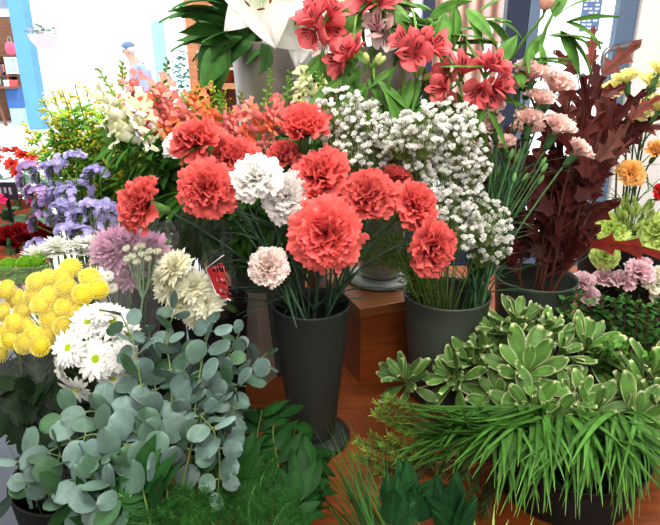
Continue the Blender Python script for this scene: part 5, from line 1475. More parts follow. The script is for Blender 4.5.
part('sign_board', boxmesh('label_board', (-.045, -.003, q[2] - .935 - .022), (.03, .003, q[2] - .935 + .022), plain_mat('label_dark', lin(50, 45, 58), .5)), g)
part('stick', boxmesh('label_stick', (-.004, .003, 0), (.004, .007, q[2] - .935), BLACK), g)
mb = MB()
for k in range(5): box(mb, (-.036 + k * .012, -.0045, q[2] - .935 - .008 + .004 * (k % 2)), (-.030 + k * .012, -.0031, q[2] - .935 + .010))
part('print', mb.mesh('label_print', plain_mat('label_white', lin(170, 165, 175), .6), False), g)
RC = []
for i, (px, py) in enumerate(((10, 237), (22, 234), (34, 232), (44, 236), (28, 242), (8, 246))):
    h = pt(px, py, 1.06 + jit(.01)); ax = view_axis(jit(.3), .9, .4)
    RC.append((stemmed('carnation', '', 'carnation', (-.52 + jit(.01), 1.05, .78), h, ax, RM[0], 24 / F * depth(h), ctrl=(-.53, 1.05, 1.0), calyx=CALX, group='dark red carnations at the left edge'), px))
rank_label(RC, 'dark red carnation behind the white mums at left, {}')

# ================================================================== RIGHT: pink spray carnations, oak, mixed carnations
PKC, PKI = lin(255, 226, 220), lin(250, 204, 198)
PH_ = [carnation_head(PKC, PKI, 100 + i, npet=34, up=True) for i in range(2)]
PINK = [(530, 82, 36, (.1, .95, .3)), (551, 95, 38, (.25, .9, .3)), (517, 90, 26, (-.2, .9, .3)), (495, 114, 24, (-.3, .8, .4)), (492, 132, 28, (-.5, .8, .3)), (528, 126, 30, (-.05, .9, .35)),
        (526, 138, 32, (0, .95, .25)), (553, 135, 34, (.25, .9, .35)), (574, 156, 28, (.55, .8, .25)), (505, 150, 26, (-.2, .9, .3)), (538, 106, 28, (.1, .9, .3))]
pl_ = []
for i, (px, py, s, ax) in enumerate(PINK):
    h = pt(px, py, uni(.97, 1.02)); ax = view_axis(ax[0], ax[1] * .8, ax[2] + .2); size = s / F * depth(h) * 1.2
    base = np.array([gb[0] + .04 + jit(.008), 1.0 + jit(.015), ZT + .04]); mouth = np.array([gb[0] + GR * .72, 1.0 + jit(.02), gb[2]])
    end = h - ax * size * .42
    pl_.append((stemmed('carnation', '', 'carnation', base, h, ax, PH_[i % 2], size, ctrl=2 * (mouth - .25 * base - .25 * end), calyx=CALXD, leaves=7, lcol=lin(82, 120, 84), scol=lin(84, 120, 78), lL=.11, lW=.005, r=(.002, .0016)), px, py))
rank_label([(t, x) for t, x, y in pl_ if y < 110], 'pale pink carnation in the upper row beside the oak leaves, {}')
rank_label([(t, x) for t, x, y in pl_ if y >= 110], 'pale pink carnation in the lower row above the tight stems, {}')
# bare stems in the tight bunch
for i in range(16):
    h = pt(uni(486, 545), uni(150, 185), uni(.98, 1.04)); base = np.array([gb[0] + .04 + jit(.008), 1.0 + jit(.015), ZT + .04]); mouth = np.array([gb[0] + GR * uni(.5, .8), 1.0 + jit(.025), gb[2]])
    t = thing('budding_carnation', 'green budded carnation stem in the tight bunch under the pink carnations', 'carnation', base, 'budded carnation stems in the gypsophila bucket')
    P = bez(base, 2 * (mouth - .25 * base - .25 * h), h, 10); mb = MB(); tube(mb, P - base, (.002, .0015), 5, lin(80, 118, 76)); part('stem', mb.mesh('stem', STEM), t)
    mb = MB(); d = nrm(P[-1] - P[-2]); blob(mb, h - base + d * .008, .005, lin(105, 145, 85), axis=d, sq=(.8, .8, 2), nu=6, nv=8); part('bud', mb.mesh('carnation_bud', STEM), t)
    mb = MB()
    for k in range(7):
        u = int(uni(4, 9)); p = P[u]; d = nrm(P[u + 1] - P[u]); sd = nrm(np.cross(d, RNG.normal(size=3))); L = uni(.06, .12)
        ribbon(mb, bez(p, p + d * L * .5 + sd * L * .1, p + d * L * .85 + sd * L * .4, 6) - base, .005, lin(78, 118, 82) * uni(.7, 1.1), prof=lambda t: np.clip(1.1 - t, 0, 1) ** .6, fold=.4)
    part('foliage', mb.mesh('strap_leaves', LEAF), t)

# red oak
OK = lin(98, 38, 34)


def oak_leaf(mb, o, d, n, L, col):
    lob = 3

    def pf(t):
        env = np.clip(np.sin(PI * np.clip(t * .9 + .06, 0, 1)), 0, 1) ** .6
        s = (t * lob) % 1.0
        return np.clip(.20 * (1 - t) + env * (.22 + .78 * np.clip(s, 0, 1) ** 2.2), 0, 1) * np.clip((1 - t) * 9, 0, 1) + .008

    def colf(T, S):
        v = (1 - .35 * (np.abs(S) < .08))[:, None]
        return col * v
    sheet(mb, o, d, n, L, L * .68, pf, 28, 7, curl=uni(-.7, .5), cup=uni(-.15, .25), round_=-.13, ruf=.004, rfreq=4, rph=uni(0, 6), colf=colf)


OAK = [  # label, tip px, leaves (px, py, dx, dy, size)
    ('red oak branch, tallest, with toothed leaf tips against the glass door', (596, 50), [(600, 66, -.05, 1, 44), (586, 74, -.5, .9, 44), (612, 74, .75, .65, 50), (604, 100, .1, 1, 50), (585, 98, -.6, .7, 44), (612, 96, .8, .3, 44), (596, 112, -.2, .9, 44)]),
    ('red oak branch leaning left, beside the pink carnations', (572, 88), [(582, 100, -.5, .75, 48), (575, 118, -.6, .6, 46), (590, 125, .2, .9, 44), (568, 140, -.6, .5, 46), (584, 145, .5, .7, 44)]),
    ('red oak branch right of the tallest, below the yellow carnations', (640, 100), [(624, 118, .7, .7, 46), (616, 132, .1, 1, 46), (634, 132, .9, .4, 46), (625, 150, .8, .5, 46), (612, 155, .3, .9, 44), (638, 118, .8, .7, 42)]),
    ('red oak branch in the middle with bronze undersides', (600, 130), [(598, 145, 0, 1, 46), (586, 160, -.5, .8, 48), (606, 160, .6, .7, 48), (595, 178, 0, 1, 46), (580, 178, -.7, .5, 44), (600, 182, .3, .8, 44)]),
    ('red oak branch on the left, deep maroon low leaves', (555, 175), [(562, 190, -.5, .8, 46), (550, 200, -.7, .4, 44), (570, 205, .3, .9, 46), (555, 222, -.5, .7, 46), (545, 240, -.4, .8, 44), (565, 235, .3, .9, 44), (530, 225, -.6, .7, 42)]),
    ('red oak branch low on the right with one big leaf pointing right', (604, 238), [(590, 245, .97, .05, 74), (576, 226, .2, .9, 46), (570, 212, -.1, .9, 46), (574, 244, .1, .8, 46), (562, 262, -.2, .8, 44)]),
    ('red oak branch deep in the centre of the bucket', (570, 165), [(572, 185, -.1, 1, 46), (560, 215, -.4, .8, 46), (578, 212, .5, .8, 48), (566, 248, -.1, .9, 44), (585, 200, .7, .6, 44), (550, 258, -.3, .9, 42), (575, 262, .3, .9, 42)]),
    ('red oak branch at the far left, behind the pink carnation stems', (535, 165), [(535, 180, -.3, .9, 44), (520, 195, -.6, .6, 44), (540, 210, .2, .9, 44), (525, 240, -.4, .8, 44), (515, 215, -.6, .7, 40), (535, 258, 0, 1, 42), (478, 140, -.3, .8, 44), (486, 165, -.3, .8, 44), (500, 180, -.3, .8, 44), (510, 250, -.3, .8, 40), (522, 265, -.2, .9, 40)]),
]
for i, (lab, tip, lv) in enumerate(OAK):
    Y = 1.08 + .025 * (i % 3); a = i * .8; base = np.array([ob[0] + .025 * math.cos(a), 1.14 + .025 * math.sin(a), ZT + .05]); t = thing('oak_branch', lab, 'oak branch', base)
    tp = pt(*tip, Y); rim = np.array([ob[0] + np.clip(tp[0] - ob[0], -.04, .05), 1.13, ob[2]])
    P = np.concatenate([bez(base, (base + rim) / 2, rim, 4)[:-1], bez(rim, (rim + tp) / 2 + [0, 0, .02], tp, 9)]); ms = MB(); tube(ms, P - base, (.004, .0018), 6, lin(95, 60, 45)); ml = MB()
    for (px, py, dx, dy, s) in lv:
        for r_ in range(1 if (py < 120 or s > 60) else 2 if py < 160 else 4):
            p = pt(px - (9 if s < 60 else 0) + (jit(8) if r_ else 0), py + (jit(9) if r_ else 0), Y + (uni(.02, .07) if r_ else jit(.012)))
            k = int(np.argmin(np.linalg.norm(P[3:] - p, axis=1))) + 3; k = max(3, k - 1)
            tube(ms, bez(P[k], (P[k] + p) / 2, p, 4) - base, .0011, 4, lin(110, 55, 45))
            c = lin(118, 40, 28) if (s > 60 and not r_) else OK * uni(.55, 1.3) * (1.15 if py < 150 else .75) + (lin(170, 125, 110) * .3 if uni(0, 1) < .25 and py < 190 else 0)  # leaf tone follows height: shade low in the bunch is put into the colour
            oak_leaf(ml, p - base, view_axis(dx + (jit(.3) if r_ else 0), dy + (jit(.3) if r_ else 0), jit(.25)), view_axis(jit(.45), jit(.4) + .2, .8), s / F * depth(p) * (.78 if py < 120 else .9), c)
    part('stem', ms.mesh('oak_twigs', STEM), t); part('foliage', ml.mesh('oak_leaves', LEAF), t)

# mixed carnations at the right edge
MIXB = np.array([.72, 1.30, ZT + .05]); MIXR = np.array([.69, 1.25, ZT + .25])


def col_set(c, ci, sd, n=36): return [carnation_head(c, ci, sd, npet=n, up=True), carnation_head(c, ci, sd + 1, npet=n + 6)]


YLW = col_set(lin(250, 245, 190), lin(245, 238, 150), 110); ORG = col_set(lin(252, 210, 140), lin(248, 180, 95), 112); LIM = col_set(lin(225, 240, 160), lin(205, 228, 125), 114)
PNK = col_set(lin(254, 228, 234), lin(250, 205, 215), 116); WLS = col_set(lin(250, 249, 235), lin(245, 244, 212), 118); REDC = col_set(lin(215, 45, 55), lin(160, 20, 30), 120)
MIX = [('pale yellow carnation', 'left of the yellow group, seen from the side', 627, 84, 30, (-.2, .95, .25), YLW[0]), ('pale yellow carnation', 'large, in the middle of the yellow group', 651, 90, 34, (.25, .95, .25), YLW[0]),
       ('pale yellow carnation', 'highest of the yellow group at the right edge', 657, 76, 28, (.3, .9, .3), YLW[0]), ('pale yellow carnation', 'lowest of the yellow group at the right edge', 656, 112, 34, (.3, .8, .4), YLW[0]),
       ('pale yellow carnation', 'small, peeping between the oak leaves', 613, 92, 22, (-.3, .6, .6), YLW[1]), ('pale yellow carnation', 'under the middle yellow one, half behind oak', 640, 112, 24, (0, .5, .8), YLW[1]),
       ('orange carnation', 'facing forward right of the oak leaves', 630, 175, 28, (-.2, .3, .9), ORG[1]), ('orange carnation', 'at the right edge, above the other orange one', 656, 154, 26, (.2, .7, .6), ORG[1]),
       ('red carnation', 'cut by the right edge below the orange ones', 661, 195, 22, (.1, .4, .9), REDC[1]),
       ('lime green carnation', 'above the big red oak leaf', 611, 231, 34, (-.1, .4, .9), LIM[1]), ('lime green carnation', 'large, at the right edge', 655, 236, 44, (.1, .3, .95), LIM[1]),
       ('lime green carnation', 'under the big red oak leaf, left', 604, 256, 28, (-.2, .1, .95), LIM[1]), ('lime green carnation', 'small, behind the lime green buds', 632, 250, 26, (.1, .4, .9), LIM[1]),
       ('blush pink carnation', 'leftmost low one behind the myrtle', 582, 284, 26, (-.2, .8, .5), PNK[1]), ('blush pink carnation', 'second low one, below the lime one', 604, 281, 24, (0, .8, .5), PNK[1]),
       ('blush pink carnation', 'in the middle of the low pink row', 622, 283, 26, (.1, .7, .6), PNK[1]), ('blush pink carnation', 'uppermost right of the low pink row', 638, 274, 30, (.2, .7, .6), PNK[1]),
       ('blush pink carnation', 'below the left of the low pink row', 588, 297, 22, (0, .6, .8), PNK[1]), ('blush pink carnation', 'tallest and pale, above the low pink row', 643, 264, 16, (.2, .9, .3), PNK[0]),
       ('cream lisianthus', 'at the right edge beside the pink row', 655, 280, 34, (.1, .3, .9), WLS[1]), ('cream lisianthus', 'between the lime and pink carnations', 634, 260, 20, (-.1, .5, .8), WLS[1]), ('cream lisianthus', 'lowest at the right edge', 660, 296, 26, (.2, .2, .9), WLS[1])]
for i, (k_, where, px, py, s, ax, me) in enumerate(MIX):
    Y = 1.16 if py < 200 else (1.22 if py < 262 else 1.18); h = pt(px, py, Y + jit(.01)); ax = view_axis(*ax); size = s / F * depth(h); cat = k_.split()[-1]
    base = MIXB + [jit(.03), jit(.02), 0]; end = h - ax * size * .42
    low = py > 262
    stemmed(cat, k_ + ', ' + where, cat, base, h, ax, me, size, ctrl=(MIXR * .6 + end * .4 + [0, .03, -.02 if low else .06]), calyx=CALXD, leaves=4, lcol=lin(78, 110, 70), scol=lin(70, 100, 60), lL=.08)
lb_ = thing('lisianthus_bud_stem', 'cluster of lime green buds above the big red oak leaf', 'buds', MIXB + [0, .02, 0])
ms = MB(); f0 = pt(630, 236, 1.2) - MIXB - [0, .02, 0]; tube(ms, bez((0, 0, 0), (-.02, -.03, .2), f0, 8), .002, 5, lin(100, 140, 70)); bud = MB()
for k in range(34):
    p = pt(uni(618, 652), uni(196, 228), uni(1.18, 1.22)) - MIXB - [0, .02, 0]; d = nrm(p - f0); tube(ms, bez(f0, (f0 + p) / 2, p, 4), .0009, 3, lin(120, 155, 80))
    blob(bud, p, uni(.005, .008), lin(190, 212, 130) * uni(.85, 1.1), axis=d, sq=(.75, .75, 1.7), nu=6, nv=7)
part('stem', ms.mesh('bud_stems', STEM), lb_); part('buds', bud.mesh('lisianthus_buds', PETAL), lb_)
# ================================================================== GREENERY
# ---------------------------------------------------------------- eucalyptus
EUC = lin(118, 142, 136); EUC2 = lin(66, 100, 66)
EB = np.array([-0.2, 0.42, 0.52]); ER = np.array([-0.2, 0.43, 0.76])
EPX = [  # label, path of pixels (root..tip), depth root, depth tip, leaf px
    ('eucalyptus branch lowest left, pale stem reaching toward the grey floor', [(150, 455), (95, 432), (62, 446), (14, 464)], .56, .60, 36),
    ('eucalyptus branch with big round leaves below the daisies', [(150, 440), (118, 425), (95, 410), (62, 416)], .57, .64, 35),
    ('eucalyptus branch rising in front of the daisies, tallest leaf against them', [(150, 420), (140, 380), (135, 345), (120, 312)], .60, .68, 31),
    ('eucalyptus branch rising left of the cream chrysanthemums', [(172, 400), (170, 365), (165, 335), (178, 305)], .62, .72, 27),
    ('eucalyptus branch under the cream chrysanthemums, pairs of round leaves', [(195, 410), (200, 372), (205, 345), (214, 322)], .62, .73, 29),
    ('eucalyptus branch at the right, small leaves over the wooden table', [(215, 425), (232, 392), (246, 372), (268, 352)], .62, .76, 25),
    ('eucalyptus branch hanging down over the dark fern', [(200, 415), (214, 430), (220, 455), (218, 496)], .58, .54, 30),
    ('eucalyptus branch at the bottom left corner', [(130, 480), (90, 478), (50, 482), (10, 496)], .53, .55, 34),
    ('eucalyptus branch in the middle left, pale grey leaves edge-on', [(140, 470), (110, 456), (80, 462), (45, 452)], .54, .58, 32),
    ('eucalyptus branch in the middle, leaves turned to the light', [(160, 445), (150, 415), (135, 400), (115, 386)], .57, .66, 30),
    ('eucalyptus branch behind the middle one, under the cream flowers', [(185, 430), (182, 400), (188, 375), (178, 350)], .60, .70, 28),
    ('eucalyptus branch right of the middle, leaf pairs over dark leaves', [(190, 450), (200, 420), (212, 400), (222, 384)], .57, .67, 27),
    ('eucalyptus branch low in the centre, over the fern', [(165, 470), (150, 455), (140, 462), (128, 472)], .54, .55, 30),
    ('eucalyptus branch at the bottom edge, right of the corner one', [(130, 500), (110, 490), (90, 500), (70, 512)], .51, .53, 32),
    ('eucalyptus branch rising left of the black bucket', [(210, 420), (222, 380), (228, 355), (240, 332)], .63, .76, 22),
    ('eucalyptus branch along the left bottom, under the pale reaching stem', [(120, 490), (80, 488), (55, 492), (28, 486)], .52, .56, 33),
    ('eucalyptus branch in the lower middle, shaded round leaves', [(175, 490), (165, 465), (170, 445), (160, 425)], .55, .60, 30),
    ('eucalyptus branch in the shade right of centre, above the glossy ruscus', [(215, 470), (222, 440), (230, 420), (238, 400)], .58, .66, 27),
    ('eucalyptus branch left of centre, shaded leaves behind the big round ones', [(140, 480), (115, 455), (100, 440), (86, 425)], .58, .66, 32),
    ('eucalyptus branch with bluish leaves between the daisies and cream flowers', [(160, 420), (155, 385), (148, 360), (150, 330)], .61, .70, 28),
]
for i, (lab, path, Y0, Y1, s) in enumerate(EPX):
    Q = np.array([pt(px, py, Y0 + (Y1 - Y0) * k / 3) for k, (px, py) in enumerate(path)])
    # smooth curve through the path
    tt = np.linspace(0, 3, 22); C = np.column_stack([np.interp(tt, range(4), Q[:, j]) for j in range(3)])
    for _ in range(3): C[1:-1] = (C[:-2] + C[1:-1] * 2 + C[2:]) / 4
    base = EB + [jit(.03), jit(.03), 0]; rim = ER + [jit(.04), jit(.03), 0]
    P = np.concatenate([bez(base, (base + rim) / 2, rim, 4)[:-1], bez(rim, rim * .5 + C[0] * .5 + [0, 0, .03], C[0], 6)[:-1], C])
    t = thing('eucalyptus_branch', lab, 'eucalyptus', base); ms = MB(); tube(ms, P - base, (.0016, .0008), 6, lin(98, 118, 72)); ml = MB()
    for k in range(8):
        u = .02 + .98 * k / 7; j = min(20, int(u * 21)); p = C[j]; d = nrm(C[min(21, j + 1)] - C[max(0, j - 1)]); sz = s / F * depth(p) * (.98 - .28 * u) * uni(.75, 1.08)
        ph = k * 1.57 + jit(.4); s1 = nrm(np.cross(d, FW)); s2 = np.cross(d, s1)
        for sg in (-1, 1):
            if k == 7 and sg == 1: continue
            sd = nrm((math.cos(ph) * s1 + math.sin(ph) * s2) * sg + d * .35); nn = nrm(-FW * .7 + UPV * .6 + RNG.normal(size=3) * .6)
            nn = nrm(nn - sd * np.dot(nn, sd)); e = p + sd * sz * .16
            tube(ms, np.array([p, e]) - base, .0008, 4, lin(120, 138, 90)); bl = uni(0, 1) ** 1.6
            c = (EUC * (1 - bl) + EUC2 * bl) * uni(.6, 1.15)

            def colf(T, S, c=c):
                v = (1 + .10 * (np.abs(S) < .06) - .07 * np.abs(np.sin(T * 9 + np.abs(S) * 5)))[:, None]
                return c * v
            sheet(ml, e - base, sd, nn, sz * uni(.88, 1.08), sz * uni(.85, 1.05), lambda t: ellip(t) ** .9 * (1 - .08 * t), 11, 9, curl=uni(-.45, .25), cup=uni(-.12, .12), ruf=.0012, rfreq=3, colf=colf)
    part('stem', ms.mesh('eucalyptus_stem', STEM), t); part('foliage', ml.mesh('eucalyptus_leaves', WAXY), t)


def sprig(name, lab, cat, base, path, leaf_fn, r=(.0022, .001), scol=lin(80, 105, 50), mat=LEAF, group=None, rim=None):
    base = np.asarray(base, float); C = np.asarray(path)
    P = C
    if rim is not None:
        P = np.concatenate([bez(base, (base + rim) / 2, rim, 4)[:-1], bez(rim, (np.asarray(rim) + C[0]) / 2 + [0, 0, .01], C[0], 5)[:-1], C])
    t = thing(name, lab, cat, base, group); ms = MB(); tube(ms, P - base, r, 5, scol); part('stem', ms.mesh('sprig_stem', STEM), t)
    ml = MB(); leaf_fn(ml, C - base); part('foliage', ml.mesh('sprig_leaves', mat), t)
    return t


def pxpath(pts_, Y0, Y1, n=14):
    Q = np.array([pt(px, py, Y0 + (Y1 - Y0) * k / (len(pts_) - 1)) for k, (px, py) in enumerate(pts_)])
    tt = np.linspace(0, len(pts_) - 1, n); C = np.column_stack([np.interp(tt, range(len(pts_)), Q[:, j]) for j in range(3)])
    for _ in range(2): C[1:-1] = (C[:-2] + C[1:-1] * 2 + C[2:]) / 4
    return C


FB = np.array([.12, .42, .62]); FR = np.array([.10, .44, .86])
# ---------------------------------------------------------------- broad ruscus, dark and glossy
RG = lin(28, 64, 26)


def ruscus_leaves(n, L, col):
    def f(ml, C):
        for k in range(n):
            u = k / (n - 1); j = min(len(C) - 2, int(u * (len(C) - 1))); p = C[j]; d = nrm(C[j + 1] - C[j]); sd = nrm(np.cross(d, FW)) * (1 if k % 2 else -1)
            l = L * uni(.8, 1.15); nn = nrm(-FW * .6 + UPV * .8 + RNG.normal(size=3) * .35); c = col * uni(.65, 1.3)
            sheet(ml, p, d * .75 + sd * .75 + RNG.normal(size=3) * .15, nn, l, l * .40, lance, 9, 5, curl=uni(-.8, .1), cup=-.12, colf=lambda T, S, c=c: c * (1 + .25 * (np.abs(S) < .05))[:, None])
    return f


RUS = [('glossy broad ruscus stem in front of the carnation vase foot', [(285, 505), (288, 468), (292, 444), (296, 424)], .60, .74), ('glossy broad ruscus stem, leaves left of the vase foot', [(280, 500), (278, 460), (272, 435), (276, 410)], .60, .73),
       ('glossy broad ruscus stem below the small eucalyptus leaves', [(262, 500), (258, 465), (256, 440), (262, 410)], .61, .72), ('glossy broad ruscus stem touching the round vase foot', [(300, 515), (306, 485), (308, 468), (310, 452)], .58, .70),
       ('glossy broad ruscus stem low in the middle, pale leaf backs', [(290, 520), (296, 490), (305, 475), (318, 462)], .56, .63), ('glossy broad ruscus stem at the bottom, beside the fine grass', [(285, 530), (290, 510), (300, 500), (312, 492)], .54, .58),
       ('dark ruscus stem hidden among the eucalyptus branches', [(150, 520), (145, 500), (142, 485), (136, 470)], .50, .53), ('dark ruscus stem below the hanging eucalyptus branch', [(250, 520), (248, 495), (240, 470), (240, 450)], .57, .64),
       ('dark ruscus stem behind the eucalyptus, above the fern', [(215, 470), (205, 440), (195, 425), (185, 410)], .60, .66), ('dark ruscus stem near the bottom left eucalyptus', [(110, 530), (100, 515), (85, 510), (60, 500)], .50, .52)]
for lab, path, Y0, Y1 in RUS:
    lft = path[0][0] < 230
    sprig('ruscus_stem', lab, 'ruscus', (EB if lft else FB) + [jit(.02), jit(.02), 0], pxpath(path, Y0, Y1), ruscus_leaves(13, .052, RG), mat=GLOSSY, rim=(ER if lft else FR) + [jit(.02), 0, 0])


# ---------------------------------------------------------------- plume fern
def fern_fn(col, W=.05, n=42):
    def f(ml, C):
        V, Fc, Cc = [], [], []
        for k in range(n):
            u = .1 + .9 * k / n; j = min(len(C) - 2, int(u * (len(C) - 1))); p = C[j] * (1 - (u * (len(C) - 1) - j)) + C[j + 1] * (u * (len(C) - 1) - j); d = nrm(C[j + 1] - C[j]); s1 = nrm(np.cross(d, FW + UPV * .5))
            for sg in (-1, 1):
                e = nrm(s1 * sg + d * .55 + RNG.normal(size=3) * .12); L = W * (1 - u) ** .7 * uni(.8, 1.1) + .004
                for q in range(int(6 + 12 * (1 - u))):
                    v = (q + .5) / (6 + 12 * (1 - u)); o = p + e * L * v
                    for s2 in (-1, 1):
                        dd = nrm(np.cross(e, FW) * s2 + e * .7 + RNG.normal(size=3) * .4); l = .009 * (1 - .5 * v); w = np.cross(dd, FW) * .00045
                        i0 = len(V); V += [o - w, o + w, o + dd * l]; Fc.append([i0, i0 + 1, i0 + 2]); c = col * uni(.6, 1.3); Cc += [c, c, c]
        ml.add(np.array(V), Fc, np.array(Cc))
    return f


FERN = [('feathery fern frond under the hanging eucalyptus leaf', [(240, 535), (236, 500), (228, 470), (235, 440)], .54, .62), ('feathery fern frond left of the glossy ruscus', [(255, 535), (258, 500), (262, 475), (275, 455)], .54, .62),
        ('feathery fern frond along the bottom, centre left', [(230, 540), (205, 515), (190, 500), (165, 490)], .52, .53), ('feathery fern frond below the middle eucalyptus', [(210, 540), (190, 520), (170, 515), (140, 508)], .51, .51),
        ('feathery fern frond at the bottom edge right of the hanging eucalyptus', [(260, 545), (250, 525), (248, 505), (255, 485)], .52, .56), ('feathery fern frond at the bottom, leaning right', [(265, 545), (275, 520), (285, 505), (298, 498)], .52, .55),
        ('feathery fern frond behind the hanging eucalyptus branch', [(225, 530), (215, 500), (208, 475), (200, 455)], .54, .58), ('feathery fern frond at the bottom left of centre', [(200, 545), (180, 530), (155, 525), (125, 522)], .50, .50)]
for lab, path, Y0, Y1 in FERN:
    sprig('fern_frond', lab, 'fern', FB + [-.03 + jit(.01), jit(.01), 0], pxpath(path, Y0, Y1, 20), fern_fn(lin(52, 100, 42)), rim=FR + [-.05, 0, 0], scol=lin(70, 110, 50))

# ---------------------------------------------------------------- fine bear grass
for k in range(44):
    b0 = FB + [.02 + jit(.012), jit(.012), 0]; px0, py0 = uni(352, 398), 545; tx, ty = (uni(302, 352), uni(415, 500)) if k % 4 else (uni(350, 392), uni(408, 470)); Y1 = uni(.60, .72)
    r0 = FR + [.03 + jit(.02), 0, 0]; p1 = pt(px0, py0, .54); p2 = pt(tx, ty, Y1)
    P = np.concatenate([bez(b0, (b0 + r0) / 2, r0, 4)[:-1], bez(r0, p1 + [0, 0, .01], p2, 14)])
    t = thing('grass_blade', 'thin dark blade of fine grass fanning out at the bottom centre', 'grass blade', b0, 'fine grass blades at the bottom centre')
    mb = MB(); ribbon(mb, P - b0, .0026, lin(58, 98, 42) * uni(.7, 1.25), prof=lambda t: np.clip((1.02 - t) * 3, 0, 1), fold=.3, up=-FW); part('blade', mb.mesh('grass_blade', LEAF), t)

# ---------------------------------------------------------------- dark laurel leaves at the bottom
LAU = [('dark laurel-leaved sprig at the bottom centre, leaves upright', [(392, 545), (392, 530), (390, 520), (388, 508)], .53, .55), ('dark laurel-leaved sprig right of the upright one', [(425, 545), (420, 528), (416, 515), (412, 500)], .53, .56),
       ('dark laurel-leaved sprig lowest right, one broad leaf', [(462, 550), (456, 535), (452, 525), (446, 515)], .53, .55)]
for lab, path, Y0, Y1 in LAU:
    def lf(ml, C):
        for k in range(8):
            p = C[int(uni(3, 13))]; l = .062 * uni(.8, 1.15); c = lin(36, 72, 40) * uni(.7, 1.25)
            sheet(ml, p, view_axis(jit(.5), .8, .25), nrm(-FW + RNG.normal(size=3) * .4), l, l * .46, lance, 11, 7, curl=uni(-.5, .2), cup=-.15, ruf=.001, colf=lambda T, S, c=c: c * (1 + .5 * (np.abs(S) < .05) + .12 * np.sin(T * 40 + np.abs(S) * 8))[:, None])
    sprig('laurel_sprig', lab, 'laurel', FB + [.04, jit(.01), 0], pxpath(path, Y0, Y1), lf, mat=GLOSSY, rim=FR + [.06, .0, 0])

# ---------------------------------------------------------------- rosemary-like tips
LB = np.array([.37, .74, ZT + .03]); LRIM = np.array([.30, .70, ZT + .09])


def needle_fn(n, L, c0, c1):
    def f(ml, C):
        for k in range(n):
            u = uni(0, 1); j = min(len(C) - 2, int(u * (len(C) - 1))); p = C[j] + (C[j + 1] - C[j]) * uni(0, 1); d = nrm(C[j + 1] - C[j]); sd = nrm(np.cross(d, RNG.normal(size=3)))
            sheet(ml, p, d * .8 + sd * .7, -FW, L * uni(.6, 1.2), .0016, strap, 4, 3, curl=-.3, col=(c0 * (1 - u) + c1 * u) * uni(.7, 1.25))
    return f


ROS = [(378, 405), (385, 418), (392, 422), (376, 414), (388, 398), (358, 440), (366, 452), (382, 446), (392, 455), (356, 456), (376, 470), (405, 470), (415, 450), (408, 432), (372, 436), (388, 436)]
rl = []
for k, (px, py) in enumerate(ROS):
    C = pxpath([(px + 42 + jit(4), py + 18 + jit(6)), (px + 26, py + 12), (px + 12, py + 6), (px, py)], .77, uni(.72, .75), 12)
    rl.append((sprig('rosemary_sprig', '', 'rosemary', (.30 + jit(.005), .74 + jit(.01), ZT + .03), C, needle_fn(110, .014, lin(64, 98, 50), lin(140, 174, 76)), rim=LRIM + [-.0, 0, 0], scol=lin(110, 100, 70)), px, py))
rank_label([(t, x) for t, x, y in rl if y < 434], 'needle-leaved green sprig in the upper tier over the table, {}')
rank_label([(t, x) for t, x, y in rl if y >= 434], 'needle-leaved green sprig in the lower tier over the fine grass, {}')
# dull hanging rosemary behind the lily grass
rl = []
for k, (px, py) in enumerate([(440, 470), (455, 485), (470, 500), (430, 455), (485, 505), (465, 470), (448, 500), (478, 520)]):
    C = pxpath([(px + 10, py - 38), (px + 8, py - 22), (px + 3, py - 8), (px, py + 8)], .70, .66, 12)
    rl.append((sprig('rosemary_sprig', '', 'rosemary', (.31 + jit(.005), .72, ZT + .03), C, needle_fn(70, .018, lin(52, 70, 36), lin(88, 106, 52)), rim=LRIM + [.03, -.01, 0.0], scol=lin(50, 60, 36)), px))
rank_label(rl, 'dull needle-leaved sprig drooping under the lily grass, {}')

# ---------------------------------------------------------------- lily grass (arching strap leaves)
LGC = lin(78, 122, 54)
for k in range(280):
    a = uni(0, 1)
    if k < 120:      # left sweep
        p0 = pt(uni(470, 545), uni(404, 428), uni(.69, .74)); e = pt(uni(388, 470), uni(396, 478), uni(.60, .67)); lift = uni(-.01, .03)
    elif k < 220:   # over the front
        p0 = pt(uni(490, 620), uni(412, 432), uni(.70, .74)); x_, _ = px_of(p0); e = pt(x_ + uni(-55, 40), uni(462, 520), uni(.56, .60)); lift = uni(.02, .05)
    else:           # right sweep
        p0 = pt(uni(570, 640), uni(412, 435), uni(.70, .74)); e = pt(uni(610, 690), uni(440, 530), uni(.57, .63)); lift = uni(.02, .045)
    base = np.array([.37 + jit(.02), .74 + jit(.02), ZT + .02]); mid = np.array([.37 + np.clip(p0[0] - .37, -.08, .08) * .9, .73, ZT + .09])
    P = np.concatenate([bez(base, (base + mid) / 2, mid, 3)[:-1], bez(mid, (mid + p0) / 2, p0, 4)[:-1], bez(p0, np.array([*(p0 * .38 + e * .62)[:2], p0[2] + lift]), e, 12)])
    t = thing('lily_grass_blade', 'arching green strap leaf in the clump of lily grass at the lower right', 'grass blade', base, 'lily grass blades at the lower right')
    c = LGC * uni(.62, 1.25)
    mb = MB(); ribbon(mb, P - base, .0078 * uni(.7, 1.15), c, prof=lambda t: np.clip((1.01 - t) * 2.2, 0, 1) ** .8, fold=.30,
                      colf=lambda T, S, c=c: c * (1 + .22 * (S == 0) + .1 * T)[:, None] + np.where((T > .97)[:, None], lin(150, 140, 60) * .5, 0)); part('blade', mb.mesh('lily_grass_blade', LEAF), t)
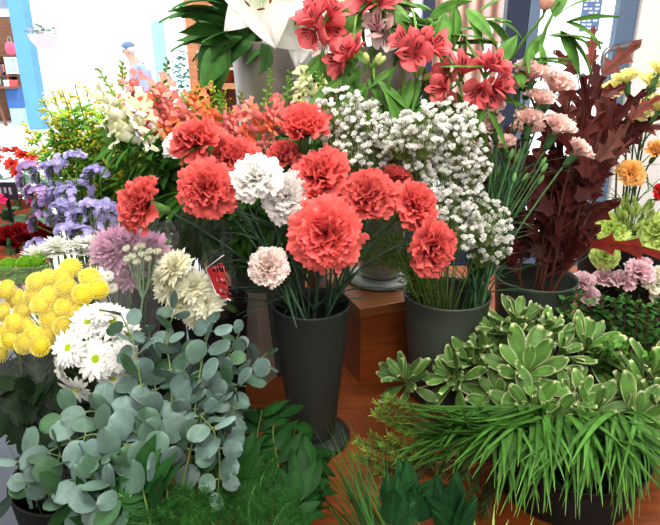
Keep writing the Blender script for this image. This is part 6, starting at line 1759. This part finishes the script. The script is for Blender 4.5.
for k in range(7):   # pale blades at the bottom edge
    p0 = pt(425 + 16 * k + jit(6), 542, .54); e = p0 + view_axis(uni(-.3, .6), .9, .1) * uni(.03, .05)
    base = FB + [.05 + jit(.01), 0, 0]; t = thing('lily_grass_blade', 'pale tip of a strap leaf poking up at the bottom edge', 'grass blade', base, 'pale strap leaf tips at the bottom edge')
    mid = FR + [.08, 0, 0]; mb = MB(); ribbon(mb, np.concatenate([bez(base, (base + mid) / 2, mid, 4)[:-1], bez(mid, p0, e, 9)]) - base, .006, lin(150, 180, 105), prof=lambda t: np.clip((1.01 - t) * 3, 0, 1)); part('blade', mb.mesh('lily_grass_blade', LEAF), t)

# ---------------------------------------------------------------- variegated pittosporum
PG, PGE = lin(92, 130, 62), lin(222, 226, 178)
SP = [-1, -.9, -.7, -.35, 0, .35, .7, .9, 1]


def pitto(name, lab, c, ax, Lpx, base, rim):
    base = np.asarray(base, float); t = thing('pittosporum_sprig', lab, 'pittosporum', base); ax = nrm(ax)
    f0 = c - ax * .04
    P = np.concatenate([bez(base, (base + rim) / 2, rim, 4)[:-1], bez(rim, rim * .4 + f0 * .6, f0, 5)[:-1], bez(f0, (f0 + c) / 2, c, 4)])
    ms = MB(); tube(ms, P - base, (.003, .0018), 6, lin(130, 110, 70)); part('stem', ms.mesh('pittosporum_stem', STEM), t)
    ml = MB(); L0 = Lpx / F * depth(c); s1 = nrm(np.cross(ax, [.2, .4, .9])); s2 = np.cross(ax, s1)
    for k in range(19):
        a = k * 2.39996; u = k / 19; tl = .25 + 1.35 * u + jit(.1); rad = math.cos(a) * s1 + math.sin(a) * s2
        d = rad * math.sin(tl) + ax * math.cos(tl); n = ax * math.sin(tl) - rad * math.cos(tl); o = c - base - ax * (.030 * u) + rad * .002
        l = 1.15 * L0 * (.55 + .5 * min(1, u * 1.7)) * uni(.85, 1.12); v = uni(.72, 1.2); g = PG * v * (.9 + .25 * (1 - u))

        def colf(T, S, g=g, v=v):
            e = np.clip((np.abs(S) - .88) / .10, 0, 1); e = np.maximum(e, np.clip((T - .93) / .06, 0, 1)) * np.clip(T * 2.5, 0, 1)
            e = e[:, None]; m_ = (.14 * (np.abs(S) < .1))[:, None]
            return g * (1 - e + m_) + PGE * min(1.1, v) * e
        sheet(ml, o, d, n, l * 1.08, l * .37, obov, 12, 9, curl=uni(-.7, .1), cup=uni(-.2, .25), ruf=.0034, rfreq=6, rph=uni(0, 6), colf=colf, S=SP)
    part('foliage', ml.mesh('pittosporum_leaves', WAXY), t)
    mb = MB()
    for k in range(5): blob(mb, c - base + ax * .004 + RNG.normal(size=3) * .002, .0022, lin(150, 120, 60), axis=ax, sq=(.7, .7, 1.8), nu=5, nv=6)
    part('bud', mb.mesh('pittosporum_bud', STEM), t)
    return t


PBs = np.array([.36, .985, ZT + .03]); PRs = np.array([.36, .95, ZT + .10])
PIT = [(472, 362, .90, (-.5, .6, .6), 34, 'variegated pittosporum sprig leftmost, in front of the gypsophila bucket'), (518, 322, .93, (0, .9, .4), 34, 'variegated pittosporum sprig topmost, below the oak bucket rim'),
       (526, 374, .84, (-.15, .5, .85), 40, 'variegated pittosporum sprig in the centre, whorl open to the viewer'), (533, 412, .78, (-.2, .5, .85), 38, 'variegated pittosporum sprig just above the middle of the lily grass'),
       (587, 347, .92, (.05, .7, .7), 36, 'variegated pittosporum sprig before the low myrtle, pointing up'), (636, 418, .76, (0, .6, .8), 40, 'variegated pittosporum sprig lowest right, open whorl'),
       (560, 352, .90, (.3, .7, .6), 32, 'variegated pittosporum sprig between the centre one and the myrtle'), (573, 404, .80, (.2, .6, .75), 36, 'variegated pittosporum sprig right of the middle, above the lily grass'),
       (595, 412, .78, (.1, .7, .7), 36, 'variegated pittosporum sprig second from the right in the lower row'), (492, 338, .93, (-.3, .8, .5), 32, 'variegated pittosporum sprig upper left, beside the bucket'),
       (655, 372, .84, (.4, .7, .6), 36, 'variegated pittosporum sprig cut by the right edge, upper'), (452, 378, .88, (-.7, .5, .5), 30, 'variegated pittosporum sprig low at left with half turned leaves'),
       (500, 400, .83, (-.3, .5, .8), 34, 'variegated pittosporum sprig left of the lower middle one'), (545, 385, .85, (.2, .5, .8), 34, 'variegated pittosporum sprig behind the lower middle one'),
       (552, 420, .76, (0, .4, .9), 34, 'variegated pittosporum sprig tucked into the top of the lily grass'), (500, 362, .90, (-.1, .6, .8), 34, 'variegated pittosporum sprig between the leftmost and the centre one'),
       (402, 378, .88, (-.5, .6, .5), 26, 'dull pittosporum sprig at the far left, over the wooden table'), (545, 330, .94, (.3, .8, .4), 30, 'variegated pittosporum sprig right of the topmost one'), (652, 400, .80, (.4, .5, .7), 34, 'variegated pittosporum sprig at the right edge, middle')]
for (px, py, Y, ax, L, lab) in PIT:
    pitto('', lab, pt(px, py, Y), view_axis(*ax), L, PBs + [jit(.02), jit(.02), 0], PRs + [jit(.03), jit(.02), 0.0])

# ---------------------------------------------------------------- myrtle / fine-leaved greenery
MB_ = np.array([.60, 1.02, ZT + .03]); MR_ = np.array([.58, .99, ZT + .12])


def myrtle_fn(n, L, W, c):
    def f(ml, C):
        for k in range(n):
            u = k / n; j = min(len(C) - 2, int(u * (len(C) - 1))); p = C[j] + (C[j + 1] - C[j]) * uni(0, 1); d = nrm(C[j + 1] - C[j]); s1 = nrm(np.cross(d, FW)); s2 = np.cross(d, s1); a = k * 1.57 + jit(.3)
            for sg in (-1, 1):
                sd = (math.cos(a) * s1 + math.sin(a) * s2) * sg; l = L * (1.1 - .45 * u) * uni(.8, 1.15)
                sheet(ml, p, sd + d * .7, nrm(-FW * .5 + UPV * .8 + RNG.normal(size=3) * .3), l, W, lance, 5, 3, curl=-.4, cup=-.15, col=c * uni(.6, 1.3) * (1 + .35 * u))
    return f


ml_ = []
for k, (px, py) in enumerate([(566, 296), (577, 290), (590, 302), (603, 294), (615, 300), (626, 292), (636, 300), (647, 306), (658, 300), (584, 312), (610, 316), (632, 318), (652, 322), (572, 316), (598, 322), (620, 328), (642, 334)]):
    C = pxpath([(px - 2 + jit(5), py + 95), (px + jit(4), py + 60), (px + jit(3), py + 30), (px, py)], .98, uni(.99, 1.05), 14)
    ml_.append((sprig('myrtle_sprig', '', 'myrtle', MB_ + [jit(.02), jit(.02), 0], C, myrtle_fn(36, .025, .011, lin(58, 98, 46)), rim=MR_ + [jit(.03), 0, 0], scol=lin(105, 65, 45), mat=GLOSSY), px, py))
rank_label([(t, x) for t, x, y in ml_ if y < 310], 'dark myrtle sprig in the taller row before the pink carnations, {}')
rank_label([(t, x) for t, x, y in ml_ if y >= 310], 'dark myrtle sprig in the shorter row before the taller myrtle, {}')
ml_ = []
for k, (px, py) in enumerate([(596, 352), (608, 360), (622, 356), (636, 362), (650, 352), (600, 376), (615, 380), (630, 384), (645, 380), (656, 388), (604, 340), (628, 342), (582, 372), (660, 366)]):
    C = pxpath([(px + jit(8), py + 45), (px + jit(6), py + 28), (px + jit(4), py + 12), (px + jit(3), py)], .92, uni(.84, .90), 12)
    ml_.append((sprig('myrtle_sprig', '', 'myrtle', MB_ + [-.04 + jit(.02), -.04 + jit(.02), 0], C, myrtle_fn(26, .024, .0075, lin(78, 122, 48)), rim=MR_ + [-.02 + jit(.03), -.05, 0], scol=lin(95, 100, 55)), px, py))
rank_label([(t, x) for t, x, y in ml_ if y < 364], 'light green fine-leaved sprig, upper row behind the pittosporum, {}')
rank_label([(t, x) for t, x, y in ml_ if y >= 364], 'light green fine-leaved sprig, lower row between pittosporum sprigs, {}')

# ================================================================== LIGHT
w = bpy.data.worlds.new('world'); SC.world = w; w.use_nodes = True
nt = w.node_tree; nt.nodes.clear(); o_ = nt.nodes.new('ShaderNodeOutputWorld'); bg = nt.nodes.new('ShaderNodeBackground')
bg.inputs[0].default_value = (.92, .97, 1, 1); bg.inputs[1].default_value = 2.6; nt.links.new(bg.outputs[0], o_.inputs[0])
sd = bpy.data.lights.new('sun', 'SUN'); sd.energy = 2.5; sd.angle = math.radians(8); so = bpy.data.objects.new('sun', sd); COL.objects.link(so); so.rotation_euler = (math.radians(38), 0, math.radians(25))
SC.view_settings.view_transform = 'Standard'; SC.view_settings.look = 'None'; SC.view_settings.exposure = 0.0; SC.view_settings.gamma = 0.86
SC.cycles.max_bounces = 8; SC.cycles.transparent_max_bounces = 16; SC.cycles.use_denoising = True
